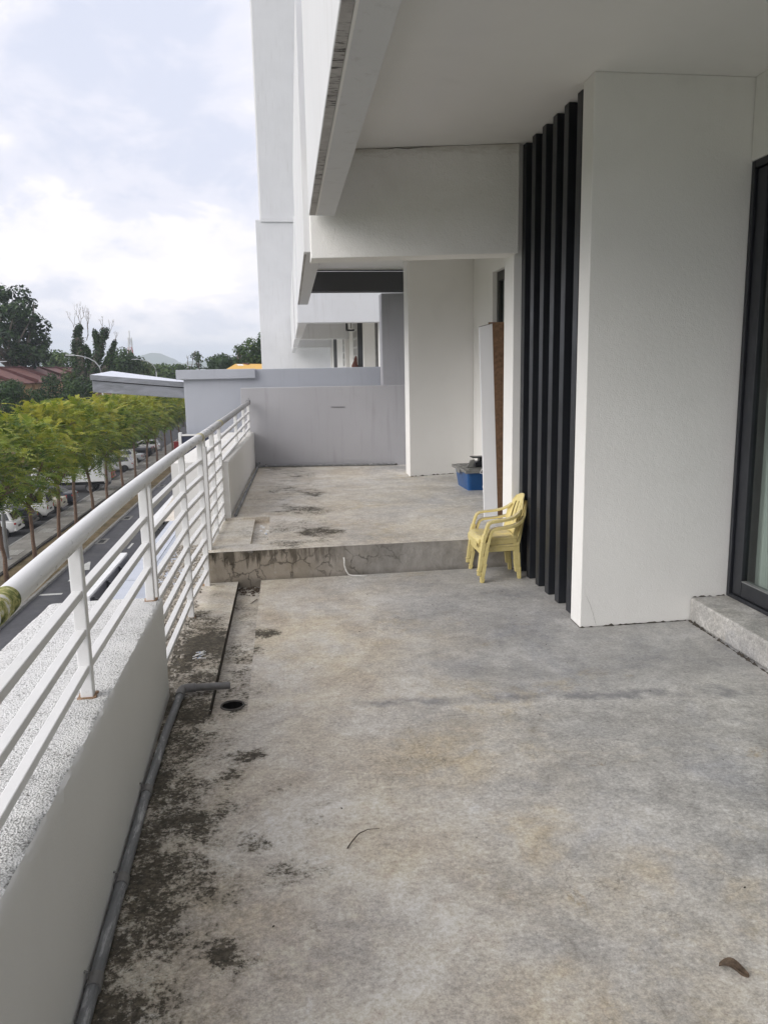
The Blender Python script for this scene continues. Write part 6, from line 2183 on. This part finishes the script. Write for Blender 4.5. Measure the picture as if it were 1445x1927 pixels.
for k, lab in enumerate(hl):
    y0 = 84 + k * 8.2
    y1 = y0 + 8.2
    X = lambda y: -31.0 + .03 * (y - 95) + .045 * max(0, y - 128)
    zr, ze = 2.45, .62
    h = thing('terrace_house', lab, 'house', (X(y0), y0, GZ), 0, HOUSES)
    W_ = 4.4
    MB().hexa([(X(y0) + W_, y0, ze - .12), (X(y0) + W_, y1, ze - .12), (X(y1), y1, zr - .12), (X(y0), y0, zr - .12),
               (X(y0) + W_, y0, ze), (X(y0) + W_, y1, ze), (X(y1), y1, zr), (X(y0), y0, zr)]).build('roof', m_tiles, h)
    MB().hexa([(X(y0) - .01, y0, zr - .13), (X(y1) - .01, y1, zr - .13), (X(y1) - W_, y1, ze), (X(y0) - W_, y0, ze),
               (X(y0) - .01, y0, zr - .01), (X(y1) - .01, y1, zr - .01), (X(y1) - W_, y1, ze + .12), (X(y0) - W_, y0, ze + .12)]).build('rear_roof', m_tiles, h)
    MB().bar((X(y0) - .2, y0 + .02, zr + .12), (X(y0) + W_ + .1, y0 + .02, ze + .14), .26, .34).build('party_coping', m_coping, h)
    MB().box(X(y0) - W_ + .3, X(y0) + W_ - .35, y0 + .15, y1 - .15, GZ - .1, ze - .16).build('wall', m_housewall, h)
    MB().bar((X(y0), y0 + .16, zr + .05), (X(y1), y1 - .12, zr + .05), .3, .14).build('ridge', m_coping, h)
    for wz in (-6.8, -3.4):
        for wy in (1.6, 4.9):
            f_ = MB().box(X(y0) + W_ - .36, X(y0) + W_ - .30, y0 + wy, y0 + wy + 1.5, wz, wz + 1.4).build('window', m_grille, h)
            MB().box(X(y0) + W_ - .305, X(y0) + W_ - .295, y0 + wy + .08, y0 + wy + 1.42, wz + .08, wz + 1.32).build('pane', m_carglass, f_)
    if k == 7:
        e = MB().hexa([(X(y0) + .3, y0 + 2, zr + .05), (X(y0) + 2.4, y0 + 2, zr - .85), (X(y0) + 2.4, y0 + 6, zr - .85), (X(y0) + .3, y0 + 6, zr + .05),
                       (X(y0) + .3, y0 + 2, zr + .2), (X(y0) + 2.4, y0 + 2, zr - .7), (X(y0) + 2.4, y0 + 6, zr - .7), (X(y0) + .3, y0 + 6, zr + .2)]).build('roof_panel', m_signwhite, h)

yh = 90
yl = thing('yellow_house', 'building with a yellow roof in front of the white tower', 'house', (-1, yh, GZ))
m_yellow = plain('yellow_roof', (.62, .36, .06), .6, var=.08)
A = lambda px, py, y: tuple(at(px, py, y))
MB().add([A(423, 696, yh), A(520, 696, yh), A(520, 684.6, yh + 4), A(443, 684.4, yh + 4), A(423, 697, yh + 9), A(520, 697, yh + 9)],
         [(0, 1, 2, 3), (0, 3, 4), (3, 2, 5, 4), (1, 5, 2), (0, 4, 5, 1)]).build('roof', m_yellow, yl)
p0, p1 = at(424, 697, yh), at(520, 697, yh)
MB().box(p0.x + .4, p1.x, yh + .4, yh + 8.6, GZ - .1, p0.z - .02).build('wall', m_housewall, yl)
MB().add([A(445, 685.0, yh + 3.6), A(456, 685.0, yh + 3.6), A(459, 687.6, yh + 2.8), A(448, 687.6, yh + 2.8)], [(3, 2, 1, 0)]).build('skylight', m_signwhite, yl)
o = yl.children[-1]
md = o.modifiers.new('solid', 'SOLIDIFY')
md.thickness = .12
MB().bar(A(460, 684.6, yh + 4), A(468, 685.4, yh + 3.5), .3, .2).build('roof_ridge_tile', m_coping, yl)

ym = 420
mb_ = at(248.5, 700, ym)
mast = thing('radio_mast', 'red and white lattice radio mast beyond the trees', 'mast', (mb_.x, ym, GZ))
m_mred, m_mwhite = plain('mast_red', (.40, .06, .05), .6), plain('mast_white', (.66, .66, .66), .6)
ztop_m = at(248.5, 622, ym).z - GZ
nsec = 7
hw = lambda z: 2.0 * (1 - z / ztop_m) + .35
for s in range(nsec):
    z0, z1 = ztop_m * .86 * s / nsec, ztop_m * .86 * (s + 1) / nsec
    sec = MB()
    a, b = hw(z0), hw(z1)
    for sx_, sy_ in ((1, 1), (1, -1), (-1, -1), (-1, 1)):
        sec.bar((sx_ * a, sy_ * a, z0), (sx_ * b, sy_ * b, z1), .22, .22, up=(0, 1, 0))
    cs_ = [(1, 1), (1, -1), (-1, -1), (-1, 1)]
    for (p, q_) in zip(cs_, cs_[1:] + cs_[:1]):
        sec.bar((p[0] * a, p[1] * a, z0), (q_[0] * b, q_[1] * b, z1), .14, .14, up=(0, 1, 0))
        sec.bar((q_[0] * a, q_[1] * a, z0), (p[0] * b, p[1] * b, z1), .14, .14, up=(0, 1, 0))
        sec.bar((p[0] * b, p[1] * b, z1), (q_[0] * b, q_[1] * b, z1), .14, .14)
    sec.build('lattice_section', m_mred if s % 2 else m_mwhite, mast, world=False)
MB().tube([(0, 0, ztop_m * .84), (0, 0, ztop_m)], .28, 8).build('antenna', m_mwhite, mast, world=False)
for k, z in enumerate((.70, .77, .83)):
    for a in (0, 2.1, 4.2):
        MB().box(math.cos(a) * 1.0 - .25, math.cos(a) * 1.0 + .25, math.sin(a) - .25, math.sin(a) + .25, ztop_m * z, ztop_m * z + 1.8).build('panel_antenna', m_mwhite, mast, world=False)

YH = 3000
prof = [(-700, 692), (-300, 684), (-100, 678), (0, 672), (90, 662), (140, 666), (200, 675), (240, 688), (253, 678), (266, 669), (285, 663), (303, 665), (320, 672), (345, 684), (358, 679), (380, 677), (420, 682), (470, 687), (560, 690), (900, 696), (1500, 694), (2200, 690)]
hm = MB()
rn = random.Random(6)
fine_ = []
for (a, b), (c, d2_) in zip(prof, prof[1:]):
    n = max(2, int((c - a) / 7))
    for k in range(n):
        s = k / n
        s2 = s * s * (3 - 2 * s)
        fine_.append((a + (c - a) * s, b + (d2_ - b) * s2 + rn.uniform(-.5, .5)))
for k, (px, py) in enumerate(fine_):
    cst = at(px, py, YH)
    hgt = cst.z - GZ
    hm.v += [(cst.x, YH - 420, GZ - .2), (cst.x, YH - 210, GZ + hgt * (.42 + rn.uniform(-.06, .06))), (cst.x, YH - 90, GZ + hgt * (.78 + rn.uniform(-.05, .05))), (cst.x, YH, cst.z), (cst.x, YH + 260, GZ + hgt * .3), (cst.x, YH + 420, GZ - .2)]
nn = len(fine_)
hm.f = [(i * 6 + j, (i + 1) * 6 + j, (i + 1) * 6 + j + 1, i * 6 + j + 1) for i in range(nn - 1) for j in range(5)]
hm.m = [0] * len(hm.f)
hills = hm.build('hills', m_field, smooth=True)
tag(hills, 'pale blue hills on the horizon', kind='structure')

# ------------------------------------------------------------------ air
HAZE = 0.00042
hz = MB().box(-4100, 4100, -450, 3650, GZ - 1.2, 102).build('haze', [])
hmat = bpy.data.materials.new('haze')
hmat.use_nodes = True
ht = hmat.node_tree
ht.nodes.clear()
pv = ht.nodes.new('ShaderNodeVolumePrincipled')
pv.inputs['Color'].default_value = (.83, .90, 1.0, 1)
pv.inputs['Density'].default_value = HAZE
pv.inputs['Anisotropy'].default_value = .2
ho = ht.nodes.new('ShaderNodeOutputMaterial')
ht.links.new(pv.outputs[0], ho.inputs['Volume'])
hz.data.materials.append(hmat)
tag(hz, 'thin pale haze in the air', kind='stuff')
